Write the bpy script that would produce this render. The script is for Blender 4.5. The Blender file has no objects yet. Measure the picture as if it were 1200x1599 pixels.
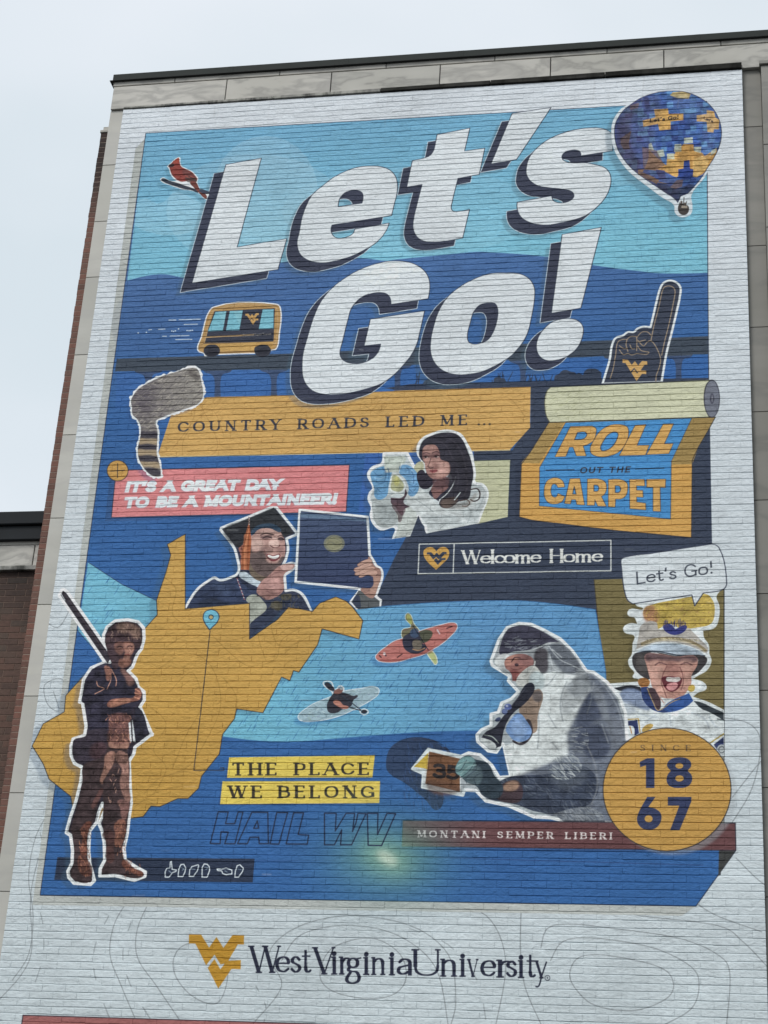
import bpy, math, random
import numpy as np
from mathutils import Matrix, Vector
from mathutils.geometry import tessellate_polygon

random.seed(7); RNG = np.random.default_rng(7)
sc = bpy.context.scene
COL = sc.collection

# ------------------------------------------------------------------ survey of the wall
# wall coordinates: u to the right, v up (0 = foot of the blue field), w out of the wall, in metres
WALL_W = 6.8882
WALL_H = 8.97407
COURSES = 133
CH = WALL_H / COURSES
BL = WALL_W / 31.0
Z0 = 5.45                                    # height of v = 0 above the ground
HM = np.array([[1.09164583e+03, 2.20223902e+02, 1.5e+01],
               [-8.47680780e+01, -1.18858919e+03, 1.397e+03],
               [-7.39365406e-02, 2.18776692e-01, 1.0]])
HI = np.linalg.inv(HM)
RC = np.array([[0.98240773, 0.05904883, -0.1771674],
               [-0.02218688, -0.90507037, -0.42468266],
               [-0.18542598, 0.42114232, -0.88783802]])
CAM = np.array([6.70564451, -3.84810948, 16.23152393])
FOC = 2900.02

def to_uv(p):
    p = np.asarray(p, float)
    q = np.c_[p, np.ones(len(p))] @ HI.T
    return q[:, :2] / q[:, 2:] * [WALL_W, WALL_H]

def on_plane(x, y, w):
    d = RC.T @ np.array([(x - 600) / FOC, (y - 799.5) / FOC, 1.0])
    t = (w - CAM[2]) / d[2]
    return (CAM + d * t)[:2]

def world(u, v, w):
    return Vector((u, -w, v + Z0))

# ------------------------------------------------------------------ camera, sky, light, exposure
cd = bpy.data.cameras.new("camera"); cam = bpy.data.objects.new("camera", cd); COL.objects.link(cam)
def cv(a): return Vector((a[0], -a[2], a[1]))
rx, dn, fw = cv(RC[0]), cv(RC[1]), cv(RC[2])
m = Matrix((( rx.x, -dn.x, -fw.x, 0), (rx.y, -dn.y, -fw.y, 0), (rx.z, -dn.z, -fw.z, 0), (0, 0, 0, 1)))
cam.matrix_world = Matrix.Translation(world(*CAM)) @ m
cd.sensor_fit = 'VERTICAL'; cd.sensor_height = 36.0; cd.lens = FOC / 1599 * 36.0
cd.clip_end = 3000
sc.camera = cam

SUN_EL, SUN_AZ = math.radians(50), math.radians(205)     # azimuth clockwise from +Y
wd = bpy.data.worlds.new("World"); sc.world = wd; wd.use_nodes = True
nt = wd.node_tree; N = nt.nodes; L = nt.links; N.clear()
out = N.new('ShaderNodeOutputWorld'); bg = N.new('ShaderNodeBackground')
sky = N.new('ShaderNodeTexSky'); sky.sky_type = 'NISHITA'; sky.sun_disc = False
sky.sun_elevation = SUN_EL; sky.sun_rotation = SUN_AZ; sky.air_density = 1.0; sky.dust_density = 3.0
tc = N.new('ShaderNodeTexCoord'); mp = N.new('ShaderNodeMapping'); mp.inputs['Scale'].default_value = (1.0, 1.0, 1.6)
n1 = N.new('ShaderNodeTexNoise'); n1.inputs['Scale'].default_value = 2.3; n1.inputs['Detail'].default_value = 4; n1.inputs['Roughness'].default_value = .5
rp = N.new('ShaderNodeValToRGB')
rp.color_ramp.elements[0].position = .34; rp.color_ramp.elements[0].color = (5.1, 5.7, 6.1, 1)
rp.color_ramp.elements[1].position = .62; rp.color_ramp.elements[1].color = (6.35, 6.62, 7.05, 1)
mx = N.new('ShaderNodeMixRGB'); mx.inputs['Fac'].default_value = .93
L.new(tc.outputs['Generated'], mp.inputs['Vector']); L.new(mp.outputs[0], n1.inputs['Vector'])
L.new(n1.outputs['Fac'], rp.inputs['Fac']); L.new(sky.outputs[0], mx.inputs['Color1']); L.new(rp.outputs[0], mx.inputs['Color2'])
L.new(mx.outputs[0], bg.inputs['Color']); bg.inputs['Strength'].default_value = 0.1
L.new(bg.outputs[0], out.inputs['Surface'])

sd = bpy.data.lights.new("sun", 'SUN'); sd.energy = 1.5; sd.angle = math.radians(20); sd.color = (1.0, .97, .93)
sun = bpy.data.objects.new("sun", sd); COL.objects.link(sun)
sdir = Vector((math.sin(SUN_AZ) * math.cos(SUN_EL), math.cos(SUN_AZ) * math.cos(SUN_EL), math.sin(SUN_EL)))
sun.rotation_euler = sdir.to_track_quat('Z', 'Y').to_euler(); sun.location = (0, -20, 30)

sc.view_settings.view_transform = 'Standard'; sc.view_settings.look = 'None'
sc.view_settings.exposure = 0.51; sc.view_settings.gamma = 1.0; sc.view_settings.use_curve_mapping = False

# ------------------------------------------------------------------ the paint: a canvas in wall coordinates
S = 300.0                                    # canvas pixels per metre
U0, V1 = -0.02, WALL_H + 0.02
VB = -1.6
CW, CHT = int((WALL_W + 0.04) * S), int((V1 - VB) * S)
EXPO = np.array((.86, .86, .87))                                  # light on the wall: linear seen = albedo * EXPO
def lin(c):
    c = np.asarray(c, float) / 255
    l = np.where(c <= .04045, c / 12.92, ((c + .055) / 1.055) ** 2.4)
    return (l / EXPO).astype(np.float32)
IMG = np.empty((CHT, CW, 3), np.float32)
CLIP = None
KPX = 1.62                                   # canvas pixels per photo pixel, on average

def cpx(p):
    uv = to_uv(p)
    return np.c_[(uv[:, 0] - U0) * S, (V1 - uv[:, 1]) * S]

def P(o, s, sm=True):
    """points in a zoomed view with origin o[:2], scale o[2]; '*' marks a corner; returns photo pixels"""
    pts, cor = [], []
    for t in s.split():
        c = t.endswith('*'); x, y = t.rstrip('*').split(',')
        pts.append((o[0] + float(x) / o[2], o[1] + float(y) / o[2])); cor.append(c)
    pts = np.array(pts)
    if sm and not all(cor):
        pts = chaikin(pts, cor, True, 2)
    return pts

def chaikin(pts, cor, closed, n):
    """smooth closed curve through the points; corners stay sharp"""
    k = len(pts); d = np.roll(pts, -1, 0) - pts; ln = np.hypot(d[:, 0], d[:, 1]) + 1e-9; ud = d / ln[:, None]; out = []
    T = ud + np.roll(ud, 1, 0); T /= (np.hypot(T[:, 0], T[:, 1]) + 1e-9)[:, None]
    for i in range(k):
        j = (i + 1) % k; a, b = pts[i], pts[j]
        if cor[i] and cor[j]: out.append(a[None]); continue
        ta = (ud[i] if cor[i] else T[i]) * ln[i]; tb = (ud[i] if cor[j] else T[j]) * ln[i]
        t = (np.arange(5) / 5)[:, None]
        out.append((2 * t**3 - 3 * t**2 + 1) * a + (t**3 - 2 * t**2 + t) * ta + (-2 * t**3 + 3 * t**2) * b + (t**3 - t**2) * tb)
    return np.vstack(out)

def raster(loops, pad=2):
    """anti-aliased even-odd coverage of closed loops given in canvas pixels"""
    al = np.vstack(loops)
    x0 = max(0, int(al[:, 0].min()) - pad); x1 = min(CW, int(al[:, 0].max()) + pad + 1)
    y0 = max(0, int(al[:, 1].min()) - pad); y1 = min(CHT, int(al[:, 1].max()) + pad + 1)
    if x1 <= x0 or y1 <= y0: return None
    w, h = x1 - x0, y1 - y0; SS = 4
    ys = y0 + (np.arange(h * SS) + .5) / SS
    cov = np.zeros((h, w + 2), np.float32)
    A, B = [], []
    for lp in loops:
        A.append(lp); B.append(np.roll(lp, -1, 0))
    A = np.vstack(A); B = np.vstack(B)
    rows, xs = [], []
    for (ax, ay), (bx, by) in zip(A, B):
        if ay == by: continue
        lo, hi = (ay, by) if ay < by else (by, ay)
        i0 = max(0, int(math.ceil((lo - y0) * SS - .5))); i1 = min(h * SS, int(math.ceil((hi - y0) * SS - .5)))
        if i1 <= i0: continue
        r = np.arange(i0, i1); yy = ys[r]
        rows.append(r); xs.append(ax + (yy - ay) * (bx - ax) / (by - ay))
    if not rows: return None
    rows = np.concatenate(rows); xs = np.clip(np.concatenate(xs) - x0, 0, w)
    o = np.lexsort((xs, rows)); rows, xs = rows[o], xs[o]
    first = np.r_[True, rows[1:] != rows[:-1]]
    st = np.maximum.accumulate(np.where(first, np.arange(len(rows)), 0))
    sg = np.where((np.arange(len(rows)) - st) % 2 == 0, 1.0, -1.0) / SS
    fx = np.floor(xs).astype(int); fr = xs - fx; ry = rows // SS
    np.add.at(cov, (ry, fx), sg * (1 - fr)); np.add.at(cov, (ry, fx + 1), sg * fr)
    return x0, y0, np.clip(np.cumsum(cov, 1)[:, :w], 0, 1)

def blur(a, r):
    r = int(r)
    if r < 1: return a
    for ax in (0, 1):
        for _ in range(2):
            pw = [(0, 0), (0, 0)]; pw[ax] = (r + 1, r)
            c = np.cumsum(np.pad(a, pw), axis=ax)
            n = a.shape[ax]
            a = (np.take(c, np.arange(2 * r + 1, 2 * r + 1 + n), ax) - np.take(c, np.arange(0, n), ax)) / (2 * r + 1)
    return a

def put(mask, col, a=1.0):
    if mask is None: return
    x0, y0, m = mask
    h, w = m.shape
    m = m * a
    if CLIP is not None: m = m * CLIP[y0:y0 + h, x0:x0 + w]
    IMG[y0:y0 + h, x0:x0 + w] += (col - IMG[y0:y0 + h, x0:x0 + w]) * m[..., None].astype(np.float32)

def fill(p, c, a=1.0, holes=(), soft=0):
    loops = [cpx(p)] + [cpx(h) for h in holes]
    r = int(soft * KPX)
    m = raster(loops, 2 + r * 4)
    if m is None: return
    if r: m = (m[0], m[1], blur(m[2], r))
    put(m, lin(c), a)

def grad(p, c0, c1, pa, pb):
    """fill blending from colour c0 at photo point pa to c1 at pb"""
    m = raster([cpx(p)])
    x0, y0, k = m; h, w = k.shape
    a, b = cpx([pa])[0], cpx([pb])[0]; d = b - a
    yy, xx = np.mgrid[y0:y0 + h, x0:x0 + w]
    t = np.clip(((xx - a[0]) * d[0] + (yy - a[1]) * d[1]) / (d @ d), 0, 1)[..., None]
    put(m, (lin(c0) * (1 - t) + lin(c1) * t).astype(np.float32))

def stroke_c(p, wpx, closed=False, ws=None):
    """coverage of a round-jointed line of width wpx, canvas pixels"""
    if closed: p = np.vstack([p, p[:1]])
    hw = wpx / 2; HW = hw
    x0 = max(0, int(p[:, 0].min() - hw - 2)); x1 = min(CW, int(p[:, 0].max() + hw + 3))
    y0 = max(0, int(p[:, 1].min() - hw - 2)); y1 = min(CHT, int(p[:, 1].max() + hw + 3))
    if x1 <= x0 or y1 <= y0: return None
    M = np.zeros((y1 - y0, x1 - x0), np.float32)
    for si, (a, b) in enumerate(zip(p[:-1], p[1:])):
        if ws is not None: hw = (ws[si] + ws[si + 1]) / 4
        sx0 = max(x0, int(min(a[0], b[0]) - hw - 2)); sx1 = min(x1, int(max(a[0], b[0]) + hw + 3))
        sy0 = max(y0, int(min(a[1], b[1]) - hw - 2)); sy1 = min(y1, int(max(a[1], b[1]) + hw + 3))
        if sx1 <= sx0 or sy1 <= sy0: continue
        d = b - a; l2 = d @ d
        xx = (np.arange(sx0, sx1) + .5 - a[0])[None, :]; yy = (np.arange(sy0, sy1) + .5 - a[1])[:, None]
        t = np.clip((xx * d[0] + yy * d[1]) / l2, 0, 1) if l2 > 0 else 0
        ds = np.sqrt((xx - t * d[0]) ** 2 + (yy - t * d[1]) ** 2)
        c = np.clip(hw + .5 - ds, 0, 1)
        if wpx < 1: c = c * wpx
        v = M[sy0 - y0:sy1 - y0, sx0 - x0:sx1 - x0]; np.maximum(v, c, out=v)
    return x0, y0, M

def line(p, w, c, closed=False, a=1.0, soft=0):
    m = stroke_c(cpx(p), w * KPX * (1.4 if w < 1.3 else 1.2 if w < 2 else 1), closed)
    if m is not None and soft: m = (m[0], m[1], blur(m[2], soft * KPX))
    put(m, lin(c), a)

BASE = None
def clip_to(p, holes=(), base=False):
    """restrict painting to a shape; base=True masks a whole figure, clip_to(None) goes back to that mask"""
    global CLIP, BASE
    if base: BASE = None
    if p is None: CLIP = BASE; return
    m = raster([cpx(p)] + [cpx(h) for h in holes])
    c = np.zeros((CHT, CW), np.float32)
    x0, y0, k = m; c[y0:y0 + k.shape[0], x0:x0 + k.shape[1]] = k
    if BASE is not None: c *= BASE
    CLIP = c
    if base: BASE = c

def ell(o, cx, cy, rx, ry, rot=0, n=28):
    t = np.arange(n) * 2 * math.pi / n; c, s = math.cos(rot), math.sin(rot)
    x, y = rx * np.cos(t), ry * np.sin(t)
    return np.c_[o[0] + (cx + x * c - y * s) / o[2], o[1] + (cy + x * s + y * c) / o[2]]

def cutout(p, w=5, sh=(-9, 7), wh=(224, 229, 230), closed=True, inner=None):
    """soft grey drop shade, then the white cut-out edge painted round every collage figure"""
    if sh: fill(p + np.array(sh), (60, 84, 104), .42, soft=2)
    fill(p, inner or wh); line(p, w, wh, closed)

NOISE = None
def mottle(p, n=0, a=.075, ln=5):
    """uneven coats over a figure: cloudy light and dark, streaky like brushwork"""
    global NOISE
    if NOISE is None:
        def lay(sx, sy):
            z = RNG.normal(0, 1, (CHT // sy + 2, CW // sx + 2)).astype(np.float32)
            z = blur(np.kron(z, np.ones((sy, sx), np.float32))[:CHT, :CW], max(sx, sy) // 2); return z / z.std()
        NOISE = lay(16, 12) * .5 + lay(7, 6) * .35 + lay(3, 3) * .25
    x0, y0, m = raster([cpx(np.asarray(p))]); h, w = m.shape
    if CLIP is not None: m = m * CLIP[y0:y0 + h, x0:x0 + w]
    IMG[y0:y0 + h, x0:x0 + w] *= (1 + np.clip(NOISE[y0:y0 + h, x0:x0 + w] * 2.2 * a, -.5, .6) * m)[..., None]

def speckle(p, cols, n, ln, wd, ang, jit=.5, a=.6):
    """many short hair-like strokes inside a shape"""
    q = np.asarray(p); x0, y0 = q.min(0); x1, y1 = q.max(0)
    clip_to(p)
    for _ in range(n):
        x = random.uniform(x0, x1); y = random.uniform(y0, y1); t = ang + random.uniform(-jit, jit); l = ln * random.uniform(.5, 1.3)
        line(np.array([(x, y), (x + l * math.cos(t), y + l * math.sin(t))]), wd * random.uniform(.6, 1.3), random.choice(cols), a=a)
    clip_to(None)

# ------------------------------------------------------------------ lettering: a small stroke alphabet
OO = ".4,1 .6,.95 .74,.76 .77,.5 .74,.24 .6,.05 .4,0 .2,.05 .06,.24 .03,.5 .06,.76 .2,.95 .4,1"
oo = ".31,.66 .48,.62 .57,.48 .58,.33 .57,.18 .48,.04 .31,0 .14,.04 .05,.18 .04,.33 .05,.48 .14,.62 .31,.66"
GL = {
'A': (.78, "n 0,0 .38,1;k .38,1 .78,0;n .14,.34 .62,.34"),
'B': (.68, "k .1,0 .1,1;K .1,1 .42,1 .57,.92 .6,.76 .55,.6 .42,.53 .1,.53;K .1,.53 .46,.53 .63,.44 .68,.27 .63,.1 .46,0 .1,0"),
'C': (.74, "K .72,.8 .58,.95 .38,1 .2,.94 .07,.75 .03,.5 .07,.25 .2,.06 .38,0 .58,.05 .74,.22"),
'D': (.76, "k .1,0 .1,1;K .1,1 .42,1 .64,.9 .76,.68 .76,.32 .64,.1 .42,0 .1,0"),
'E': (.6, "k .1,0 .1,1;n .1,1 .58,1;n .1,.52 .5,.52;n .1,0 .6,0"),
'G': (.8, "K .72,.8 .58,.95 .38,1 .2,.94 .07,.75 .03,.5 .07,.25 .2,.06 .38,0 .58,.03 .73,.12;k .73,.05 .73,.42;n .5,.42 .78,.42"),
'H': (.78, "k .1,0 .1,1;k .7,0 .7,1;n .1,.52 .7,.52"),
'I': (.22, "k .11,0 .11,1"),
'L': (.58, "k .1,0 .1,1;n .1,0 .58,0"),
'M': (.92, "n .08,0 .1,1;k .1,1 .46,.08;n .46,.08 .82,1;k .82,1 .84,0"),
'N': (.78, "n .1,0 .1,1;k .1,1 .7,0;n .7,0 .7,1"),
'O': (.8, "K " + OO),
'P': (.64, "k .1,0 .1,1;K .1,1 .44,1 .59,.9 .63,.72 .59,.55 .44,.45 .1,.45"),
'R': (.7, "k .1,0 .1,1;K .1,1 .42,1 .57,.91 .6,.74 .57,.57 .42,.48 .1,.48;k .36,.46 .68,0"),
'S': (.6, "K .54,.84 .43,.97 .29,1 .13,.93 .08,.77 .15,.62 .32,.52 .48,.42 .56,.27 .5,.08 .32,0 .15,.03 .04,.18"),
'T': (.7, "k .35,0 .35,1;n .02,1 .68,1"),
'U': (.76, "k .1,1 .1,.34;K .1,.38 .13,.16 .25,.03 .4,0 .55,.03 .67,.16 .7,.38;n .7,.34 .7,1"),
'V': (.74, "k .02,1 .37,0;n .37,0 .72,1"),
'W': (1.06, "k .02,1 .3,0;n .3,0 .53,1;k .53,1 .79,0;n .79,0 1.04,1"),
'Y': (.7, "k .02,1 .35,.45;n .68,1 .35,.45;k .35,.45 .35,0"),
'a': (.52, "K .1,.54 .2,.65 .33,.65 .42,.58 .44,.45;k .44,.46 .44,0;K .43,.4 .22,.34 .09,.27 .06,.12 .14,.01 .28,.01 .43,.14"),
'c': (.54, "K .52,.53 .4,.64 .28,.66 .12,.57 .04,.33 .12,.09 .28,0 .42,.02 .54,.14"),
'e': (.58, "K .06,.37 .3,.38 .56,.39 .53,.56 .42,.65 .28,.65 .12,.56 .05,.33 .12,.1 .28,.01 .42,.02 .56,.13"),
'g': (.56, "K .28,.66 .42,.6 .46,.46 .42,.32 .28,.26 .14,.32 .1,.46 .14,.6 .28,.66;K .16,.28 .1,.16 .2,.08 .42,.04 .52,-.08 .46,-.24 .26,-.3 .08,-.25 .04,-.12 .18,.03;n .4,.6 .58,.64"),
'i': (.22, "k .11,0 .11,.66;K .11,.86 .11,.87"),
'l': (.22, "k .11,0 .11,1.02"),
'm': (.9, "k .1,0 .1,.66;K .1,.5 .2,.62 .34,.66 .43,.58 .45,.44;k .45,.46 .45,0;K .45,.5 .55,.62 .68,.66 .78,.58 .8,.44;k .8,.46 .8,0"),
'n': (.6, "k .1,0 .1,.66;K .1,.5 .2,.62 .36,.66 .47,.58 .5,.44;k .5,.46 .5,0"),
'o': (.62, "K " + oo),
'p': (.6, "k .1,-.28 .1,.66;K .1,.5 .25,.65 .45,.6 .55,.33 .45,.06 .25,.01 .1,.15"),
'd': (.6, "k .5,0 .5,1.02;K .5,.5 .35,.65 .15,.6 .05,.33 .15,.06 .35,.01 .5,.15"),
'r': (.42, "k .1,0 .1,.66;K .1,.46 .18,.6 .3,.66 .42,.62"),
's': (.46, "K .41,.54 .3,.65 .18,.65 .08,.55 .1,.43 .25,.35 .4,.25 .42,.12 .32,.01 .18,0 .04,.12"),
't': (.42, "k .18,.88 .18,.16;K .18,.2 .22,.04 .32,0 .42,.06;n .02,.66 .4,.66"),
'v': (.54, "k .02,.66 .27,0;n .27,0 .52,.66"),
'y': (.56, "k .02,.66 .28,.02;N .54,.66 .3,.04 .18,-.22 .08,-.3 .0,-.29"),
"'": (.18, "k .1,1 .07,.78"),
'!': (.24, "k .12,1 .12,.54;K .12,.03 .12,.04"),
'.': (.24, "k .12,.04 .12,.05"),
'1': (.5, "k .3,0 .3,1;k .06,.78 .3,.96"),
'3': (.62, "K .06,.9 .2,1 .4,1 .54,.9 .54,.66 .4,.54 .22,.54 .42,.52 .58,.4 .58,.14 .42,0 .2,0 .03,.12"),
'5': (.62, "k .54,1 .12,1;k .12,1 .1,.56;K .1,.52 .3,.62 .5,.56 .59,.34 .5,.08 .28,0 .04,.1"),
'6': (.66, "k .5,1 .16,.5;K .33,.62 .52,.56 .62,.31 .52,.06 .33,0 .14,.06 .04,.31 .14,.56 .33,.62"),
'7': (.62, "k .02,1 .58,1;k .58,1 .22,0"),
'8': (.66, "K .33,1 .5,.94 .55,.77 .5,.6 .33,.54 .16,.6 .11,.77 .16,.94 .33,1;K .33,.54 .54,.48 .62,.27 .54,.06 .33,0 .12,.06 .04,.27 .12,.48 .33,.54"),
}
def catmull(p, n=6):
    closed = np.allclose(p[0], p[-1]); o = []
    k = len(p)
    for i in range(k - 1):
        a = p[i - 1] if i > 0 else (p[-2] if closed else p[0]); b, c = p[i], p[i + 1]
        d = p[i + 2] if i + 2 < k else (p[1] if closed else p[-1])
        for t in np.arange(n) / n:
            o.append(.5 * (2 * b + (c - a) * t + (2 * a - 5 * b + 4 * c - d) * t * t + (3 * b - a - 3 * c + d) * t ** 3))
    o.append(p[-1]); return np.array(o)

def glyph(ch, tf, col, wk, wn, serif=0.0, outline=None, ow=0):
    """tf maps the letter's unit square to photo pixels; wk, wn: thick and thin strokes in letter heights"""
    w, g = GL[ch]
    h = np.linalg.norm(cpx([tf((0, 1))])[0] - cpx([tf((0, 0))])[0])
    passes = ([(outline, ow)] if outline is not None else []) + [(col, 0)]
    for cc, ext in passes:
        L_ = lin(cc)
        for st in g.split(';'):
            k, r = st[0], np.array([[float(q) for q in t.split(',')] for t in st[1:].split()])
            th = wk if k in 'kK' else wn
            top = max(1 if ch.isupper() or ch.isdigit() or ch in "'!l" else .66, .01)
            ins = (wk if k in 'KN' or serif == 0 else wn) / 2
            r2 = r.copy()
            r2[:, 1] = np.where(r[:, 1] >= 0, ins + r[:, 1] * (top - 2 * ins) / top, r[:, 1])
            if k in 'KN':
                r2 = catmull(r2)
                q = cpx([tf(z) for z in r2]); base_w = th * h + ext * KPX * 2; ws = None
                if serif:                    # stressed pen: thick down strokes, thin across
                    dd = np.gradient(r2, axis=0); sn = np.abs(dd[:, 1]) / (np.hypot(dd[:, 0], dd[:, 1]) + 1e-9)
                    ws = (wn + (th - wn) * sn ** 1.3) * h * 1.02
                put(stroke_c(q, base_w, ws=ws), L_)
                if len(r) == 2 and abs(r[0][1] - r[1][1]) < .05: put(stroke_c(q, base_w * 1.35), L_)
            else:
                for a, b in zip(r2[:-1], r2[1:]):
                    d = (b - a); l = np.hypot(*d) or 1e-6; d = d / l if l > 1e-5 else np.array((0, 1.))
                    e = (wn if serif else wk) / 2 + ext * KPX / h
                    hw = th / 2 + ext * KPX / h
                    if abs(d[1]) > .55:      # uprights and diagonals are cut level
                        ax = hw / abs(d[1]); lo, hi = (a, b) if a[1] < b[1] else (b, a); dd = (hi - lo) / (hi[1] - lo[1] + 1e-9)
                        e1 = e if l < .12 or lo[1] < ins + .02 or not serif else 0; e2 = e if l < .12 or hi[1] > top - ins - .02 or not serif else 0
                        p0 = lo - dd * e1; p1 = hi + dd * e2
                        q = [p0 - (ax, 0), p0 + (ax, 0), p1 + (ax, 0), p1 - (ax, 0)]
                    else:
                        nrm = np.array((-d[1], d[0]))
                        q = [a - d * e + nrm * hw, b + d * e + nrm * hw, b + d * e - nrm * hw, a - d * e - nrm * hw]
                    put(raster([cpx([tf(x) for x in q])]), L_)
            if serif and k in 'kn':
                for q, o in ((r[0], r[-1]), (r[-1], r[0])):
                    if min(abs(q[1] - y) for y in (0, .66, 1, 1.02)) < .03 and abs(q[1] - o[1]) > .3:
                        if ch in 'tagsce' or (ch in 'ELT' and k == 'n'): continue
                        if ch in 'rnmi' and q[1] > .5: lo, hi = serif, .0
                        else: lo = hi = serif
                        lo += th / 2; hi += th / 2
                        if ch in 'Mn' and q[1] > .9 and k == 'k': hi = th / 2
                        y = ins if q[1] < .1 else q[1] - ins
                        bx = [(q[0] - lo, y - wn / 2), (q[0] + hi, y - wn / 2), (q[0] + hi, y + wn / 2), (q[0] - lo, y + wn / 2)]
                        put(raster([cpx([tf(x) for x in bx])]), L_)
            if serif and k == 'n' and ch in 'ELT' and abs(r[0][1] - r[1][1]) < .01 and r[0][1] in (0, 1):
                for q in ((r[1],) if ch != 'T' else (r[0], r[1])):
                    s_ = -1 if q[1] > .5 else 1
                    y = ins if q[1] < .1 else q[1] - ins
                    bx = [(q[0] - wn * .6, y), (q[0] + wn * .6, y), (q[0] + wn * .6, y + s_ * .18), (q[0] - wn * .6, y + s_ * .18)]
                    put(raster([cpx([tf(x) for x in bx])]), L_)

def text(s, pl, pr, up, col, wk=.17, wn=.07, serif=.09, gap=.2, wf=1.2, **kw):
    """letters from photo point pl to pr along the baseline; up = the cap-height vector"""
    pl, pr, up = map(lambda a: np.array(a, float), (pl, pr, up))
    H = np.linalg.norm(up); tot = np.linalg.norm(pr - pl) / (H * wf); d = (pr - pl) / tot
    sp = .34 if gap < .3 else .5
    base = sum(sp if c == ' ' else GL[c][0] for c in s); gap = (tot - base) / (len(s) - 1)
    if gap < .03:                            # too wide at this width: squeeze the letters
        k = (tot / (base + .03 * (len(s) - 1))); d = d * k; gap = .03
    x = 0
    for c in s:
        if c != ' ': glyph(c, lambda q, x=x: pl + d * (x + q[0]) + up * q[1], col, wk, wn, serif, **kw)
        x += (sp if c == ' ' else GL[c][0]) + gap

def WVmark(pl, pr, up, col):
    """interlocking WV device; pl, pr = top left and right corners, up = upward vector of its full height"""
    pl, pr, up = map(lambda a: np.array(a, float), (pl, pr, up)); ex = pr - pl; ey = -up
    f = lambda s: np.array([pl + ex * float(a.split(',')[0]) + ey * float(a.split(',')[1]) for a in s.split()])
    fill(f("0,0 .22,0 .37,.24 .5,.04 .63,.24 .79,0 1,0 1,.17 .89,.17 .7,.52 .58,.55 .47,.37 .32,.57 .12,.17 0,.17"), col)
    fill(f(".35,.62 .47,.45 .58,.64 .69,.48 .95,.46 .95,.63 .78,.63 .55,1"), col)

# ------------------------------------------------------------------ the mural, painted in order
PH = (0, 0, 1)
def poly(s, o=PH): return P(o, s, False)
def curve(s, o=PH): return P(o, s, True)
def arc_open(s, o=PH):
    p = poly(s, o); return catmull(p, 6)

MOTIF = []                                   # painted things that become parts of the wall
def motif(name, label, outline, holes=(), level=1):
    MOTIF.append((name, label, [np.asarray(outline)] + [np.asarray(h) for h in holes], level))

WHT, NVY, GLD = (206, 214, 219), (57, 66, 84), (197, 154, 86)
# white ground, a little cooler and duller towards the bottom of the wall
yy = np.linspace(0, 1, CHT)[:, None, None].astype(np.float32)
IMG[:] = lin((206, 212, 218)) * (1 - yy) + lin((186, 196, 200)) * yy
# contour lines on the white ground
TOPO = ["20,1530 45,1490 52,1430 45,1370 55,1310 75,1270", "0,1560 35,1520 50,1480 48,1400 60,1340", "215,1599 190,1540 172,1490 180,1440 205,1400",
        "285,1599 245,1540 215,1495 215,1450 235,1405", "272,1495 290,1475 330,1470 355,1500 352,1545 335,1568 300,1555 275,1525 272,1495",
        "395,1599 440,1540 420,1490 460,1450 540,1430 640,1445 700,1490 712,1560 705,1599", "500,1520 520,1480 580,1465 625,1490 634,1530 610,1555 560,1558 515,1545 500,1520",
        "440,1500 470,1460 540,1445 620,1460 680,1510 700,1599", "690,1410 760,1430 790,1500 775,1599", "815,1405 813,1480 820,1540 845,1599",
        "845,1480 855,1450 890,1443 960,1450 1060,1465 1120,1490 1140,1520 1135,1599", "860,1500 880,1470 930,1465 1020,1480 1080,1510 1092,1540 1080,1575 1040,1599",
        "890,1520 905,1495 950,1492 1030,1510 1052,1535 1040,1560 990,1578 930,1570 900,1545 890,1520", "880,1410 1000,1430 1120,1445 1160,1470 1199,1510", "1080,1405 1120,1430 1190,1455",
        "1150,1340 1180,1370 1199,1385", "1125,1120 1170,1130 1188,1160 1175,1230 1140,1290", "1140,1250 1175,1205 1196,1180",
        "70,1070 95,1060 108,1080 95,1110 75,1100 70,1070", "84,1080 92,1120 60,1150 40,1190", "60,960 90,980 110,950"]
for t in TOPO: line(arc_open(t), 1.2, (126, 132, 136), a=.8)
for t in ["63,1300 70,1340 60,1400 68,1450 66,1500 45,1560", "170,1430 148,1480 150,1530 175,1599", "205,1440 192,1490 205,1540 240,1599", "400,1540 415,1570 412,1599", "640,1450 700,1475 745,1530 760,1599"]:
    p = arc_open(t)
    for i in range(0, len(p) - 2, 5): line(p[i:i + 3], 2.0, (140, 148, 152), a=.8)

# grey offset shade of the field and the field itself
fill(poly("212,232 228,215 63,1398 1087,1415 1065,1430 51,1413"), (174, 178, 175))
FIELD = poly("228,208 978,165 1104,158 1105.5,400 1107,590 1111.5,850 1131,890 1131,1285 1148.5,1285 1149.5,1328 1087,1415 63,1398")
grad(FIELD, (72, 106, 154), (52, 96, 151), (500, 400), (500, 620))
# sky
SKYP = np.vstack([poly("228,208 978,165 1104,158 1105.5,426"), arc_open("1105.5,426 1040,427 987,422 927,414 853,400.7 768,394 733,394 640,403 612,406 599,407 565,403 500,402 445,409 400,418 330,436 290,434 255,428 228,431 199,438")])
grad(SKYP, (112, 166, 196), (122, 182, 202), (600, 190), (600, 420))
clip_to(SKYP)
for e, a in ((ell(PH, 415, 300, 82, 88), .14), (ell(PH, 400, 330, 140, 90), .10), (ell(PH, 640, 330, 200, 70), .05), (ell(PH, 960, 250, 90, 40), .06)):
    fill(e, (200, 220, 225), a)
fill(curve("201,330 225,310 250,318 275,300 300,310 330,330 330,345 201,345"), (205, 225, 228), .12)
for i in range(60):                          # light cross ticks in the sky at the right
    x, y = random.uniform(930, 1100), random.uniform(270, 425)
    line(np.array([(x - 4, y), (x + 4, y)]), .8, (84, 140, 170), a=.5); line(np.array([(x, y - 4), (x, y + 4)]), .8, (84, 140, 170), a=.5)
clip_to(None)
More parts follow.
